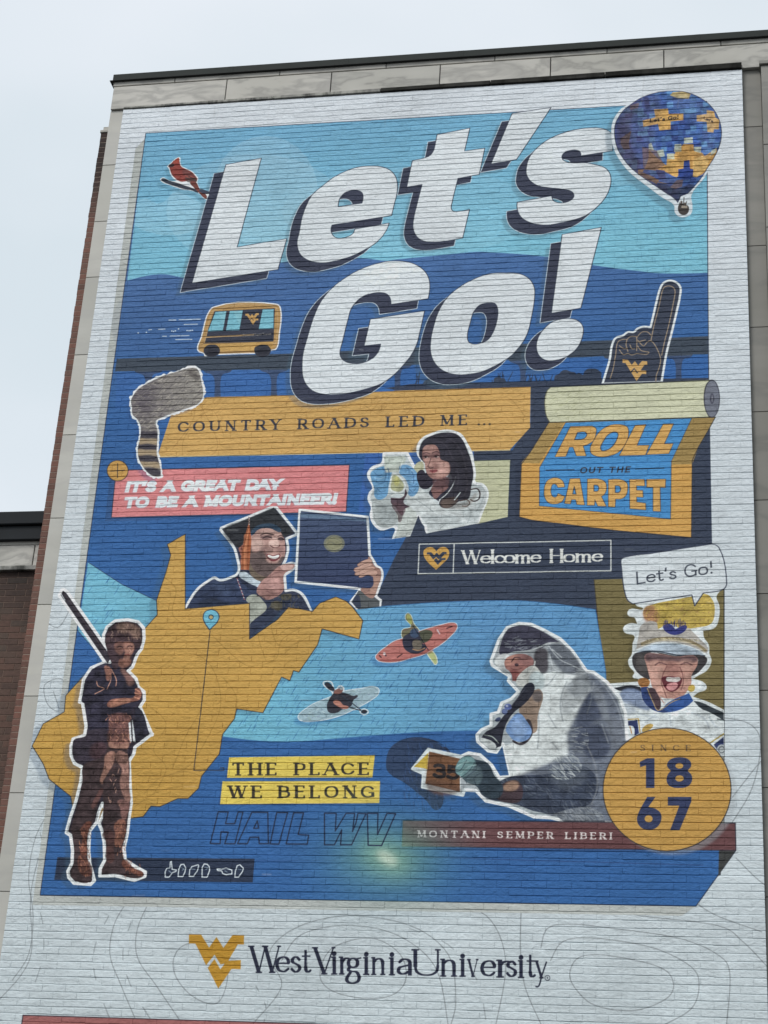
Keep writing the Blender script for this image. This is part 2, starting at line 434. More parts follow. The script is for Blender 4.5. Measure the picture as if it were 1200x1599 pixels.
line(np.vstack([FIELD, FIELD[:1]]), 1.3, (46, 56, 78))
fill(curve("280,512 330,500 380,470 420,440 445,425 500,425 560,430 560,520 280,540"), (60, 90, 140), .14)
fill(curve("187,470 260,455 330,470 400,500 320,540 187,545"), (60, 88, 135), .12)
# guideway
DK = (61, 71, 84)
fill(poly("183,560 460,552 640,543 813,537 930,532 1106,525 1106,553 947,556 800,562 640,570 455,576 180,580"), DK)
for x, y in ((232, 578), (340, 578), (428, 576), (530, 573), (621, 570), (720, 566), (817, 562), (965, 556), (1060, 554)):
    fill(curve(f"{x-24},{y-3}* {x+24},{y-4}* {x+20},{y+3} {x+8},{y+7} {x+5},{y+15} {x+5},{y+44}* {x-5},{y+44}* {x-5},{y+15} {x-8},{y+8} {x-20},{y+3}"), DK)
fill(poly("183,581 455,577 640,571 813,563 1106,554 1107,600 828,606 640,612 460,615 262,622 180,640"), (56, 104, 184), .16)
fill(poly("600,606 640,600 700,598 830,595 1107,590 1107,610 830,610 640,612"), (52, 61, 80))
for cx, cy, r in ((690, 597, 20), (672, 600, 12), (885, 592, 18), (905, 592, 12), (925, 588, 16), (780, 596, 10)):
    fill(curve(" ".join(f"{cx + r*math.cos(t)*random.uniform(.85,1.1):.1f},{cy - r*.75*abs(math.sin(t))*random.uniform(.8,1.15):.1f}" for t in np.linspace(0, math.pi, 9)) + f" {cx-r},{cy+8} {cx+r},{cy+8}"), (52, 62, 80))
for i in range(46):
    x = random.choice([random.uniform(645, 700), random.uniform(820, 860), random.uniform(915, 945), random.uniform(765, 800)]); y = random.uniform(584, 600)
    line(np.array([(x, y + 8), (x + random.uniform(-4, 6), y - 4)]), 1.0, (48, 58, 76))

# navy ground right of the banner
NAV = (55, 64, 82)
fill(poly("829,605 1107,598 1112,870 1131,890 1131,960 928,960 867,944 800,938 700,940 600,946.7 563,951 585,937 617,870 653,805 655,700 742,704 800,703 829,660"), NAV)
fill(poly("655,800 745,818 793,807 797,718 655,722"), (176, 180, 150))
fill(poly("740,720 796,719.5 793,807 745,818"), (186, 187, 156))
fill(poly("572,700 740,703 740,722 655,800 560,800"), (58, 98, 162))
# olive block behind the bandsman
OLV = (113, 103, 68)
fill(poly("928,905 1131,900 1131,1180 1131,1290 950,1290 946,1047 937,1000"), OLV); line(poly("928,905 937,1000 946,1047"), 1, (70, 64, 50)); line(poly("1131,905 1131,1290"), 1.4, (46, 48, 52))
# river
RIV = np.vstack([arc_open("340,1149 400,1156.7 467,1158 567,1150 667,1143 750,1141 840,1141 950,1141"), poly("950,1141 946,1047 930,952"), arc_open("928,951.7 867,943 800,938 700,940 600,946.7 563,951"), poly("480,955 380,1100 340,1140")])
grad(RIV, (112, 174, 196), (94, 145, 188), (400, 1140), (740, 960)); line(RIV, 1, (60, 110, 160))
LRV = poly("138,878 190,912 245,938 246,960 228,980 200,1010 163,1032 122,985"); fill(LRV, (112, 172, 194)); line(LRV, 1, (52, 70, 100))
for reg, n in ((RIV, 620), (LRV, 60)):
    clip_to(reg); x0, y0 = reg.min(0); x1, y1 = reg.max(0)
    for i in range(n):
        x, y = random.uniform(x0, x1), random.uniform(y0, y1); l = random.uniform(4, 13)
        line(np.array([(x, y), (x + l * .62, y - l)]), .9, random.choice([(52, 100, 150), (60, 110, 160), (74, 128, 170)]), a=.75)
    clip_to(None)

SKD, SKM, SKL = (120, 88, 84), (166, 130, 124), (196, 160, 150)
# ---------------------------------------------------------------- banner, boxes
BAN = poly("246,713 796.5,702.5 828,667.7 829,604 640,609.5 460,617 323,620.3 270,640")
fill(BAN, (194, 156, 94))
clip_to(BAN)
for t in ["270,700 300,660 310,630 340,690 330,712", "285,712 290,680 330,640 350,680", "420,640 470,625 520,640 560,630 600,650 650,640", "440,712 480,690 560,680 600,700", "600,680 640,670 660,690 640,705 610,700 600,680", "700,620 740,640 790,620 820,650", "390,700 400,690 500,680 600,690"]:
    line(arc_open(t), 1, (168, 130, 76), a=.8)
for i in range(120):
    x, y = random.choice([random.uniform(300, 360), random.uniform(430, 560), random.uniform(560, 640)]), random.uniform(622, 650); l = random.uniform(4, 10)
    line(np.array([(x, y), (x + l, y - l)]), .8, (166, 128, 74), a=.6)
clip_to(None)
line(poly("246,713.5 796.5,702.8"), 1.2, (212, 196, 150))
motif('painted_banner', 'gold ribbon banner with dark serif lettering', BAN)
text("COUNTRY ROADS LED ME", (278.8, 675), (728.5, 663.8), (.6, -16.6), (58, 60, 70), .19, .09, .1, .34, wf=1.2)
for x in (748, 756.5, 765): fill(ell(PH, x, 662.6 - (x - 748) * .02, 2, 1.7), (90, 80, 68))
PNK = poly("181.7,734 546,726 541,799 174.3,808")
fill(PNK + np.array((-10, 6)), (52, 80, 120), .6); fill(PNK, (203, 128, 130)); line(PNK, 1.2, (60, 62, 80), True)
motif('painted_slogan_box', 'pink box with white italic slogan', PNK)
for d, c in (((-1.3, 1.1), (184, 134, 142)), ((0, 0), (214, 221, 225))):
    d = np.array(d)
    text("IT'S A GREAT DAY", np.array((196, 769)) + d, np.array((436, 765)) + d, (4.2, -17.8), c, .31, .28, 0, .14, wf=1.12)
    text("TO BE A MOUNTAINEER!", np.array((194.5, 793.5)) + d, np.array((524, 787.5)) + d, (4.0, -17.8), c, .31, .28, 0, .14, wf=1.12)
CIR = ell(PH, 184, 735, 16.5, 16); fill(CIR, (193, 150, 84)); line(CIR, 1.3, (55, 55, 62), True); line(poly("173,736 195,734"), 1.3, (55, 55, 62)); line(poly("184,724 184,746"), 1.3, (55, 55, 62))
motif('painted_plus_disc', 'small gold disc with a plus sign', CIR, level=2)

# graduate
G1 = (280, 780, 6.3158); D1 = (450, 780, 7.0588)
GS = P(G1, "60,1082* 100,1000 190,875 285,805 350,772 400,795 562,748* 590,700 570,560 545,480 410,300* 415,280* 900,80* 960,78* 1158,325* 1150,350* 1060,385* 1075,490 1050,600* 1020,655* 1125,628 1150,650 1120,690 1040,745* 1052,900* 1130,892 1210,930 1300,1095* 1300,1140* 1180,1130* 1085,1105* 985,1225* 915,1235* 690,1440* 692,1062* 60,1120*", True)
DS = P(D1, "130,112* 878,192* 900,605* 945,680 975,730 1025,765 1040,840 1000,980 968,1068* 1022,1110* 1012,1185* 780,1218* 690,1130* 800,985* 85,908*", True)
cutout(GS, 5, inner=(54, 60, 80)); clip_to(poly("430,760 640,760 640,943 600,946.2 563,950.5 540,955 430,1000"), base=True); cutout(DS, 4.6, inner=(62, 74, 100)); clip_to(None, base=True)
fill(P(G1, "70,1080* 120,995 210,885 300,815 350,795 420,812 565,768* 700,830 790,880 740,940 690,1000 690,1020*"), (51, 62, 88)); fill(P(G1, "180,1040 260,980 340,960 420,1000 500,1040 330,1055"), (30, 38, 54), .7, soft=2); fill(P(G1, "330,820 480,860 500,950 380,900"), (66, 80, 108), .6, soft=3)
fill(P(G1, "660,985 740,935 830,1000 865,1070 760,1170 700,1220* 696,1030*"), (158, 162, 152)); fill(P(G1, "700,1225* 880,1070 850,1010 900,990 1000,940 1130,915 1210,960 1290,1090* 1280,1140* 1180,1130* 1085,1105* 985,1225* 915,1235* 694,1430*"), (50, 58, 78))
for s in ("900,1050 960,1000 1020,1040 1000,1090", "1000,950 1060,930 1110,940 1080,990 1030,990"): fill(P(G1, s), (92, 86, 66), .75, soft=1)
for i in range(50):
    x, y = random.uniform(900, 1200), random.uniform(940, 1090); line(poly(f"{x},{y} {x+random.uniform(-20,20)},{y+25}", G1), 1, random.choice([(34, 42, 60), (84, 92, 110), (110, 104, 78)]), a=.5)
fill(P(G1, "590,735 640,712 720,760 805,815 795,870* 700,830"), (176, 188, 196)); fill(P(G1, "560,750* 700,830 780,885 760,900 650,850"), (40, 48, 68))
for i in range(13): line(poly(f"{568+i*6},{775+i*17} {576+i*6},{783+i*17}", G1), 1, (206, 190, 190) if i % 2 else (150, 90, 96))
fill(P(G1, "690,620 860,700 860,780 800,805 720,760 690,700"), (108, 96, 84))
GF = P(G1, "700,380 790,295 900,282 990,308 1035,375 1048,480 1042,560 1000,640 940,705 850,760 760,715 705,640 690,500")
fill(GF, (176, 142, 134)); clip_to(GF)
fill(P(G1, "700,470 730,520 830,500 870,540 860,600 960,625 1030,560 1040,640 940,720 850,770 740,720 690,640"), (84, 74, 74), .92, soft=1.5)
fill(P(G1, "720,400 800,380 830,470 760,500 715,470"), (204, 176, 166), .7, soft=3); fill(P(G1, "800,330 900,300 1000,330 1000,360 900,350 810,365"), (196, 164, 154), .7, soft=3)
fill(P(G1, "900,400 960,380 985,450 940,480 890,460"), (220, 190, 180), .9, soft=1.6); fill(P(G1, "800,480 880,470 930,500 870,540"), (122, 98, 94), .7, soft=2)
fill(P(G1, "862,545 930,552 998,540 982,588 935,612 888,594"), (112, 58, 62)); fill(P(G1, "874,552 930,560 988,550 970,578 932,586 892,576"), (226, 218, 212)); line(arc_open("842,500 850,540 870,570", G1), 1.6, (110, 80, 76)); line(arc_open("900,455 935,475 980,470 992,450", G1), 1.8, (104, 70, 68)); fill(P(G1, "960,480 1040,470 1040,540 990,530"), (150, 116, 112), .8, soft=2)
fill(P(G1, "800,370 850,350 920,355 900,380 830,390"), (92, 70, 72), .8, soft=1); fill(P(G1, "975,380 1005,372 1038,385 1020,405 990,402"), (80, 62, 66), .85, soft=.8); line(arc_open("806,350 860,332 930,348", G1), 2.6, (70, 52, 52)); line(arc_open("826,382 865,366 915,380", G1), 2.2, (48, 36, 40)); line(arc_open("980,388 1006,378 1032,392", G1), 2.2, (48, 36, 40)); line(arc_open("975,362 1005,355 1035,368", G1), 2, (86, 64, 62))
clip_to(None)
fill(P(G1, "590,470 630,448 660,480 650,540 615,555 598,520"), (158, 104, 92)); fill(ell(G1, 622, 487, 14, 16), (80, 46, 46))
fill(P(G1, "428,292* 935,80* 1135,330* 1030,375* 1000,320 930,250 830,245 720,310 650,420 588,480* 540,440"), (46, 49, 54)); fill(P(G1, "710,320 760,265 850,238 940,245 1005,315 900,285 790,290 710,350"), (52, 72, 92)); fill(P(G1, "440,300 700,260 640,400 570,460"), (40, 42, 48), .8, soft=2); line(poly("430,292 935,82", G1), 1, (84, 88, 92))
fill(P(G1, "690,215* 700,300 712,400 700,560 690,695* 608,692* 620,560 640,430 662,320 680,260"), (160, 92, 62)); fill(P(G1, "640,450 665,330 680,470 660,680 625,680"), (184, 118, 84), .6, soft=1.2)
for i in range(22): x = 615 + i * 3.4; line(poly(f"{680+i*.6},{260+i*4} {x},{500} {x},{690}", G1), .7, random.choice([(120, 66, 44), (198, 132, 96)]), a=.45)
for i in range(6): fill(ell(G1, 688 + (i % 2) * 4, 175 + i * 14, 6, 7), (190, 170, 160) if i % 2 else (120, 100, 96))
GH = P(G1, "765,915 810,810 890,745 990,655 1110,632 1140,645 1125,680 1050,722 1030,760 1032,890 960,960 870,990 800,950")
fill(GH, (156, 120, 114)); clip_to(GH)
for s in ("890,760 960,720 1050,700", "840,820 920,860 1000,850", "860,900 930,930 1000,920"): line(arc_open(s, G1), 1.6, (116, 84, 84), a=.8, soft=.8)
fill(P(G1, "830,800 920,760 1000,800 980,900 880,880"), (196, 156, 150), .5, soft=3); fill(P(G1, "1000,660 1110,640 1130,660 1040,700"), (204, 172, 164), .7, soft=1.2); clip_to(None)
line(arc_open("770,950 830,960 850,990", G1), 1.2, (90, 76, 70))
mottle(GS, 520)
motif('painted_person', 'smiling bearded graduate in cap and gown pointing at a folder', GS, level=2)
# diploma folder and the hand holding it
fill(P(D1, "780,1000* 830,1020 960,1085 1012,1120* 1008,1180* 780,1212* 700,1130*"), (86, 90, 92)); fill(P(D1, "700,1130* 770,1050 800,1130 790,1205"), (52, 60, 78))
HD = P(D1, "860,650 900,632 925,680 960,735 1015,765 1028,850 990,970 958,1065 930,1090 830,1030 800,985 930,965 930,870 870,825")
fill(HD, (150, 118, 108)); fill(P(D1, "950,870 1010,860 985,960 955,1040 930,1060"), (176, 142, 126), .6, soft=2)
DP = P(D1, "135,150* 860,212* 872,640 800,690 760,720 850,860 935,870 930,960 800,972* 115,885*")
grad(P(D1, "135,150* 860,212* 878,620* 930,820 930,960 800,972* 115,885*"), (68, 82, 110), (52, 62, 92), (500, 800), (520, 915)); fill(P(D1, "135,150* 860,212* 862,240* 140,200*"), (100, 122, 146), .8, soft=1)
fill(ell(D1, 510, 485, 116, 96), (120, 122, 108), .95); fill(ell(D1, 510, 485, 92, 74), (144, 142, 112), .7); line(arc_open("430,490 470,470 540,500 600,480", D1), 1.4, (98, 100, 90), a=.7); line(arc_open("440,440 500,430 570,450", D1), 1.2, (100, 102, 92), a=.6)
for s in ("765,722 800,690 870,660 905,650 930,690 860,700 800,725 775,735", "725,775 790,735 870,700 930,710 900,750 820,780 750,800", "735,822 800,785 880,745 960,750 930,790 830,815 760,838", "780,850 850,810 900,785 990,800 950,850 880,830 800,860"):
    fill(P(D1, s), (182, 148, 134)); line(P(D1, s), .8, (96, 70, 66), True, a=.6)
motif('painted_folder', 'dark blue diploma folder with a round gold seal held in one hand', DS, level=3)

# ---------------------------------------------------------------- the state shape
STATE = poly("289.7,834 289.7,950.7 390,942 390,998 434,967 450.7,948.3 470,951 488,955 499.6,942 525,932 541.7,939 551,948 567,969 561,998 503.4,982 496.4,1006.7 467,1049.6 458.6,1047 453,1062.7 440,1057 411,1113 370,1107 366.7,1122 348,1146.7 343,1177 315,1212 310.7,1230.7 294,1247 278,1247 250,1259.6 236,1258.7 224,1275 203,1278 150,1285 116,1275 111,1243.7 77,1216.7 68,1193 50.7,1165 68,1130 100.7,1111.7 103,1086 128.7,1058 165,1030 228,980 246,960 245,937 259,895 267,867 261.7,850")
fill(STATE + np.array((-12, 6)), (60, 92, 120), .35, soft=2)
grad(STATE, (190, 152, 84), (182, 144, 72), (300, 900), (200, 1250))
clip_to(STATE)
for t in ["260,1010 300,990 360,1000 420,980 470,960 530,955", "240,1050 290,1020 330,1040 345,1100 320,1160 290,1200 230,1220", "265,1080 300,1050 315,1100 290,1150 270,1200", "330,990 360,1020 390,1040 430,1030 440,1000 470,980", "400,960 405,1000 415,1030", "420,955 430,1000 450,1010 490,990", "350,1060 370,1090 360,1130 330,1150", "225,1240 250,1215 290,1205 320,1215", "210,1260 250,1235 300,1225", "90,1120 100,1180 90,1230", "75,1150 120,1160 130,1240", "255,900 275,920 270,960 300,980", "110,1100 135,1150 120,1200 140,1260", "230,1100 260,1130 240,1170 260,1200 240,1240"]:
    line(arc_open(t), 1, (150, 116, 58), a=.65)
for i in range(90):
    x, y = random.uniform(230, 460), random.uniform(960, 1150); l = random.uniform(5, 14)
    line(np.array([(x, y), (x + l, y - l * .8)]), .8, (156, 121, 62), a=.5)
clip_to(None)
line(np.vstack([STATE, STATE[:1]]), 1.3, (60, 58, 58))
motif('painted_state_map', 'gold state outline map with faint contour lines', STATE)
PIN = P((280, 780, 6.3158), "300,1285* 250,1210 237,1160 255,1110 315,1085 375,1110 395,1155 375,1210", True)
line(poly("328.5,985 303,1203 350,1203 350,1199 344,1199"), 1.1, (48, 50, 58))
fill(PIN, (112, 178, 200)); line(PIN, 1.5, (50, 66, 90), True)
e = ell((280, 780, 6.3158), 315, 1160, 22, 22); fill(e, (190, 170, 120)); line(e, 1.4, (50, 66, 90), True)
motif('painted_map_pin', 'light blue map pin', PIN, level=2)

AS = (230, 1330, 6)
Q = poly("90,1338.5 398,1341 395,1378 85,1374"); fill(Q, (42, 52, 72)); motif('painted_hand_sign_box', 'dark strip with six small outlined signing hands', Q, level=1)
for s in ("170,238 170,190 185,155 215,150 218,95 228,90 235,165 275,172 270,185 240,195 205,238 170,238", "290,232 298,160 318,120 345,118 362,150 355,190 335,232 290,232", "395,230 400,170 420,140 480,122 484,135 470,180 435,230 395,230", "515,238 516,150 535,115 565,118 582,140 586,175 562,238 515,238", "655,160 700,162 740,152 795,172 795,208 740,215 710,205 700,180 660,175 655,160", "822,238 828,180 845,130 870,122 902,155 895,185 855,238 822,238"):
    line(poly(s, AS), 1.25, (205, 214, 220)); 
for s in ("205,180 225,195", "318,150 345,160 330,175", "415,160 450,165", "540,145 570,150 550,165", "730,180 750,190", "850,160 880,165"): line(arc_open(s, AS), .9, (130, 146, 162))
# ---------------------------------------------------------------- LET'S GO!
LT = [
 ("L", (270, 150, 4.995), "415,535* 692,483* 503,1178* 890,1112* 822,1352* 150,1460*", None, (-18, 14)),
 ("e", (440, 180, 5.4545), "150,1000 135,1060 135,1120 160,1185 215,1230 290,1252 380,1255 480,1235 600,1200 720,1140 800,1090 860,1030 900,965 918,918* 625,970* 610,1005 575,1030 520,1045 460,1040 430,1010 421,970 430,935* 938,855* 960,760 980,680 988,600 975,530 940,480 890,450 830,435 750,432 660,440 560,470 450,525 350,600 260,680 210,770 175,870", "482,778* 490,725 510,690 550,655 610,636 660,642 690,668 694,710 685,748*", (-16.5, 13.8)),
 ("t", (600, 160, 6.0), "497,300* 805,240* 755,455* 945,428* 893,675* 693,712* 640,930 630,985 640,1012 668,1022 720,1018 802,1002* 738,1270* 600,1295 500,1307 440,1308 370,1298 310,1260 275,1190 275,1110 310,950 357,770* 213,793* 265,545* 370,522 425,500 462,455 478,400", None, (-14, 12)),
 ("'", (740, 150, 5.0), "300,135* 605,90* 335,495* 135,530*", None, (-16, 13)),
 ("s", (740, 150, 5.0), "1090,300* 1040,265 980,250 900,248 820,258 740,275 640,310 550,360 480,420 430,490 412,560 412,610 440,660 500,700 580,715 680,725 740,735 775,755 782,785 755,815 710,832 660,832 622,815 608,780* 340,828* 338,860 345,900 370,945 420,980 500,1002 600,1005 700,985 860,940 960,870 1030,790 1065,710 1072,640 1055,590 1015,555 950,535 860,520 800,522 730,515 695,495 690,470 710,440 750,425 800,423 830,435 838,468* 1085,428*", None, (-16, 14.5)),
 ("G", (440, 390, 4.6154), "790,395* 1057,353* 1068,290 1065,220 1040,165 990,120 920,90 840,80 750,85 650,110 540,155 440,215 350,290 280,380 230,490 190,620 155,750 148,850 155,920 180,975 230,1020 310,1042 400,1042 500,1030 620,1000 720,965 800,910 880,830 940,750 975,680 1000,580 1032,440* 640,500* 595,693* 715,680* 700,730 660,778 600,810 520,820 460,805 430,778 421,740 440,660 480,500 500,430 530,385 590,335 650,315 710,308 760,320 783,350", None, (-18, 15)),
 ("o", (640, 350, 3.75), "560,285 640,290 700,320 730,370 732,430 715,540 690,640 650,710 590,775 500,830 420,865 340,880 260,880 190,855 145,810 125,760 122,700 140,600 170,510 220,430 290,370 380,320 470,290", "470,460 500,466 515,495 512,560 490,630 460,675 420,695 375,702 345,688 339,650 355,580 375,515 410,475", (-17.3, 15)),
 ("!", (640, 350, 3.75), "893,60* 1123,20* 1003,492* 830,522*", None, (-17.3, 14.6)),
 (".", (640, 350, 3.75), "930,553 985,565 1015,600 1012,660 985,720 930,770 860,797 790,795 755,765 742,715 755,660 790,610 840,570", None, (-17.3, 14.6)),
]
LET = []
for ch, o, s, h, d in LT:
    p = P(o, s); hl = [P(o, h)] if h else []
    LET.append((ch, p, hl, np.array(d)))
for ch, p, hl, d in LET:                     # soft painted drop shade
    fill(p + d * 1.45, (70, 92, 108), .40, [q + d * 1.45 for q in hl], soft=1.5)
for grp in ("Let's", "Go!."):
    for ch, p, hl, d in LET:
        if ch not in grp: continue
        line(p + d, 2.4, (196, 208, 216), True)
        for q in hl: line(q + d, 2.4, (196, 208, 216), True)
        fill(p + d, (55, 60, 78), 1, [q + d for q in hl])
    for ch, p, hl, d in LET:
        if ch not in grp: continue
        fill(p, (209, 215, 219), 1, hl); line(p, 1.15, (52, 60, 78), True)
        for q in hl: line(q, 1.15, (52, 60, 78), True)
lnames = {"'": 'apostrophe', '!': 'exclamation stroke', '.': 'exclamation dot'}
for ch, p, hl, d in LET:
    motif('painted_letter', 'white block %s of the big slogan with dark drop shade' % (lnames.get(ch) or 'letter ' + ch), p, hl, 3)

# ---------------------------------------------------------------- balloon
BA = (880, 100, 4.8)
BAL = P(BA, "385,540 388,460 410,405 450,350 510,300 590,250 680,218 800,203 900,207 1000,240 1080,290 1140,360 1178,450 1185,540 1168,620 1130,700 1080,780 1030,860 985,915 930,970 880,990* 858,1038* 840,1015 760,960 640,880 520,790 450,710 405,630", True)
BCUT = P(BA, "360,540 365,450 390,390 440,330 490,300* 510,300 680,218 900,207 1080,290 1185,540 1130,700 1060,850 960,985 968,1060 960,1120 920,1145 870,1145 835,1110 830,1060 740,1000 620,910 500,815 425,725 380,640", True)
fill(BCUT + np.array((-9, 9)), (80, 110, 128), .5, soft=2); fill(BCUT, WHT)
fill(BAL, (62, 92, 158))
clip_to(BAL)
blues = [(52, 76, 138), (72, 108, 168), (96, 142, 186), (58, 92, 160), (48, 64, 120), (84, 122, 170), (66, 98, 150)]
for j in range(20):
    for i in range(19):
        x = 380 + i * 44 + random.uniform(-9, 9); y = 200 + j * 43 + random.uniform(-7, 7)
        if random.random() < .85: fill(poly(f"{x},{y} {x+random.uniform(30,55)},{y-4} {x+random.uniform(35,55)},{y+36} {x+3},{y+40}", BA), random.choice(blues), .8)
gold = [(196, 156, 92), (182, 140, 80), (206, 170, 108)]
def gpat(s, c=None, a=1):
    fill(poly(s, BA), c or gold[0], a)
gpat("820,212 900,206 955,225 940,262 850,255 800,235", (180, 160, 110))
gpat("680,340 785,335 790,375 900,370 900,420 805,430 805,490 720,498 710,450 600,470 595,425 690,400")
gpat("1000,385 1075,375 1075,345 1130,355 1140,400 1170,420 1165,490 1130,490 1125,515 1080,510 1075,435 1000,430")
gpat("900,600 975,600 980,650 1040,665 1060,690 1150,630 1150,680 1090,780 1040,830 985,850 960,830 900,800 850,850 820,840 770,810 700,800 620,790 560,790 560,830 640,850 720,890 800,900 700,880 590,820 620,760 640,700 640,640 700,700 770,760 830,700 840,660", gold[1])
gpat("780,680 850,672 850,720 905,720 905,790 850,850 820,840 770,800", gold[0]); gpat("970,720 1040,690 1090,720 1080,780 1000,850 965,840 970,790", gold[2])
for s in ("905,555 970,548 972,592 905,596", "835,602 885,598 885,655 830,660", "980,622 1035,620 1030,668 985,655", "775,672 830,670 835,715 780,712", "700,650 750,640 760,690 715,700", "1110,650 1150,625 1140,665 1100,690", "640,600 660,590 680,650 640,650"):
    gpat(s, (184, 190, 172), .85)
gpat("905,725 945,720 950,785 975,790 970,850 930,870 880,860 862,840 862,790 900,785", (44, 66, 132)); gpat("690,790 760,800 770,860 720,860", (48, 66, 120))
gpat("430,560 480,520 510,500 500,550 490,600 500,640 450,640 430,600", (112, 92, 78)); gpat("590,620 700,650 760,760 690,800 600,780", (120, 96, 88), .7)
gpat("560,800 640,830 720,870 700,900 600,850", (128, 100, 70)); gpat("500,310 570,290 560,330 500,345", (120, 110, 120))
fill(P(BA, "380,540 420,380 560,280 520,420 510,600 600,780 740,930 860,1040* 700,960 400,700"), (48, 44, 66), .6, soft=6)
fill(P(BA, "380,540 420,380 560,270 700,230 690,600 760,800 900,960 860,1040* 700,960 400,700"), (92, 78, 84), .34, soft=8)
fill(P(BA, "700,905 860,930 985,905 930,975 858,1040 760,970"), (42, 44, 62), .8, soft=3)
fill(poly("800,925 850,870 900,865 890,920 840,935", BA), (112, 92, 88), .8)
fill(P(BA, "800,260 1000,260 1130,400 1150,560 1060,700 1040,500 900,380"), (150, 180, 205), .14, soft=7)
clip_to(None)
line(BAL, 1, (58, 60, 80), True)
text("Let's Go!", (880 + 648 / 4.8, 100 + 440 / 4.8), (880 + 862 / 4.8, 100 + 412 / 4.8), (.4, -6.3), (60, 52, 50), .22, .2, 0, .18)
text("Let's", (880 + 1052 / 4.8, 100 + 415 / 4.8), (880 + 1120 / 4.8, 100 + 440 / 4.8), (.3, -4.6), (66, 54, 50), .22, .2, 0, .18)
fill(curve("862,1062 880,1040 905,1050 935,1062 942,1095 925,1125 890,1130 865,1110", BA), (66, 60, 58)); fill(poly("885,1060 930,1062 930,1080 885,1078", BA), (150, 140, 128))
for s in ("870,1040 885,1062", "905,1000 900,1060", "925,1030 915,1062"): line(poly(s, BA), 1.2, (70, 66, 64))
fill(ell(BA, 885, 1035, 9, 10), (90, 80, 76)); fill(ell(BA, 912, 1046, 8, 9), (100, 90, 84))
mottle(BAL, 500, .12)
motif('painted_balloon', 'round hot air balloon of blue and gold patches', BCUT, level=4)

# ---------------------------------------------------------------- cardinal
CA = (240, 230, 12)
BIRD = P(CA, "265,352* 330,300 400,230 470,190* 490,200 490,270 520,355 600,400 720,460 780,520 825,580 810,650 830,720 870,790 1000,860* 1030,890* 990,970* 950,950 880,870 800,830 650,790 570,785 440,745 350,715 280,690 180,650 140,605 180,575 250,610 340,640 480,645* 400,590 330,500 300,400", True)
fill(BIRD + np.array((-6, 7)), (84, 130, 152), .5, soft=1.5)
line(BIRD, 2.8, (220, 226, 228), True); fill(BIRD, (220, 226, 228))
fill(P(CA, "145,600 190,580 300,625 440,665 600,720 780,780 840,800 860,840 700,800 570,780 420,735 330,705 200,655"), (50, 56, 68))
fill(P(CA, "270,355* 330,305 400,235 475,192* 490,270 520,360 600,405 720,465 780,530 820,600 790,650 700,620 600,640 510,645 420,590 350,520 310,420 300,380*"), (132, 62, 56))
fill(P(CA, "560,420 700,470 790,550 815,620 780,660 700,640 600,560 540,480"), (104, 62, 60), .9, soft=1)
fill(P(CA, "600,560 760,570 810,640 700,660 620,640"), (70, 58, 56), .8, soft=.6)
fill(P(CA, "690,640 790,650 860,770 1000,960 960,955 850,850 780,780"), (110, 62, 56)); fill(P(CA, "860,800 1050,830* 1040,870* 1000,880"), (54, 60, 76))
fill(P(CA, "280,345 330,310 390,320 360,370 310,375"), (58, 46, 50), .9, soft=.3); fill(P(CA, "400,240 470,200 480,280 430,300 370,290"), (160, 74, 62), .8)
for s in ("420,640 520,665 570,690", "590,700 640,680 740,740", "570,690 600,650"): line(poly(s, CA), 1, (206, 214, 220))
for i in range(14):
    x, y = random.uniform(360, 720), random.uniform(440, 600); line(poly(f"{x},{y} {x+60},{y+22}", CA), .9, random.choice([(168, 84, 74), (112, 52, 50)]), a=.6)
motif('painted_bird', 'red cardinal perched on a dark twig', BIRD, level=4)

# ---------------------------------------------------------------- transit car
BR = (180, 420, 4.2857)
for s in ("360,342 408,342", "428,340 572,336", "462,371 552,369", "290,404 335,402", "225,408 245,406", "318,450 345,450", "368,449 495,445", "405,473 515,471"): line(poly(s, BR), 1.1, (196, 208, 216))
for s in ("155,428", "210,424", "380,415", "392,418", "404,414", "425,401", "482,412", "495,413", "506,412", "518,411"): fill(ell(BR, *map(float, s.split(',')), 5, 4), (190, 203, 214))
BUS = P(BR, "565,550* 556,535 580,460 640,275 665,257 1070,238 1092,245 1103,265 1095,440 1082,520 1072,535* 1035,545 1020,570* 950,560* 690,568* 605,578* 600,562*", True)
line(BUS, 4.8, (222, 227, 228), True); fill(BUS, (170, 136, 88))
fill(poly("665,283 1070,262 1062,470 1060,485 598,495 610,440", BR), (52, 56, 70)); line(P(BR, "590,520* 610,450 655,285 675,272 1065,252 1080,262 1088,300 1085,430 1075,500*"), 1.6, (176, 148, 108), True)
for s in ("672,288 745,284 722,412 622,418", "768,282 855,278 832,408 743,412", "988,272 1062,269 1060,398 962,402"): fill(poly(s, BR), (118, 176, 192))
for s in ("690,286 745,284 728,380", "790,281 850,279 835,380"): fill(poly(s, BR), (150, 196, 204), .35)
WVmark((180 + 872 / 4.2857, 420 + 300 / 4.2857), (180 + 962 / 4.2857, 420 + 296 / 4.2857), (-.3, -17.5), (186, 148, 92))
fill(poly("600,452 930,436 930,444 600,461", BR), (188, 158, 116)); text("Personal Rapid Transit", (180 + 856 / 4.2857, 420 + 450 / 4.2857), (180 + 1045 / 4.2857, 420 + 441 / 4.2857), (0, -3.2), (160, 156, 150), .12, .1, 0, .2)
fill(poly("590,500 1055,484 1060,530 1040,540 600,550", BR), (176, 140, 84)); line(poly("592,500 1056,484", BR), 1, (64, 60, 62)); fill(poly("700,505 945,497 940,545 700,548", BR), (188, 152, 92))
for x in (648, 988): fill(P(BR, f"{x-55},{540-(x-648)*.03:.0f} {x-30},512 {x},506 {x+35},512 {x+55},545 {x+40},575 {x-38},580"), (48, 50, 60)); fill(ell(BR, x + 2, 562 - (x - 648) * .03, 38, 22), (40, 42, 52))
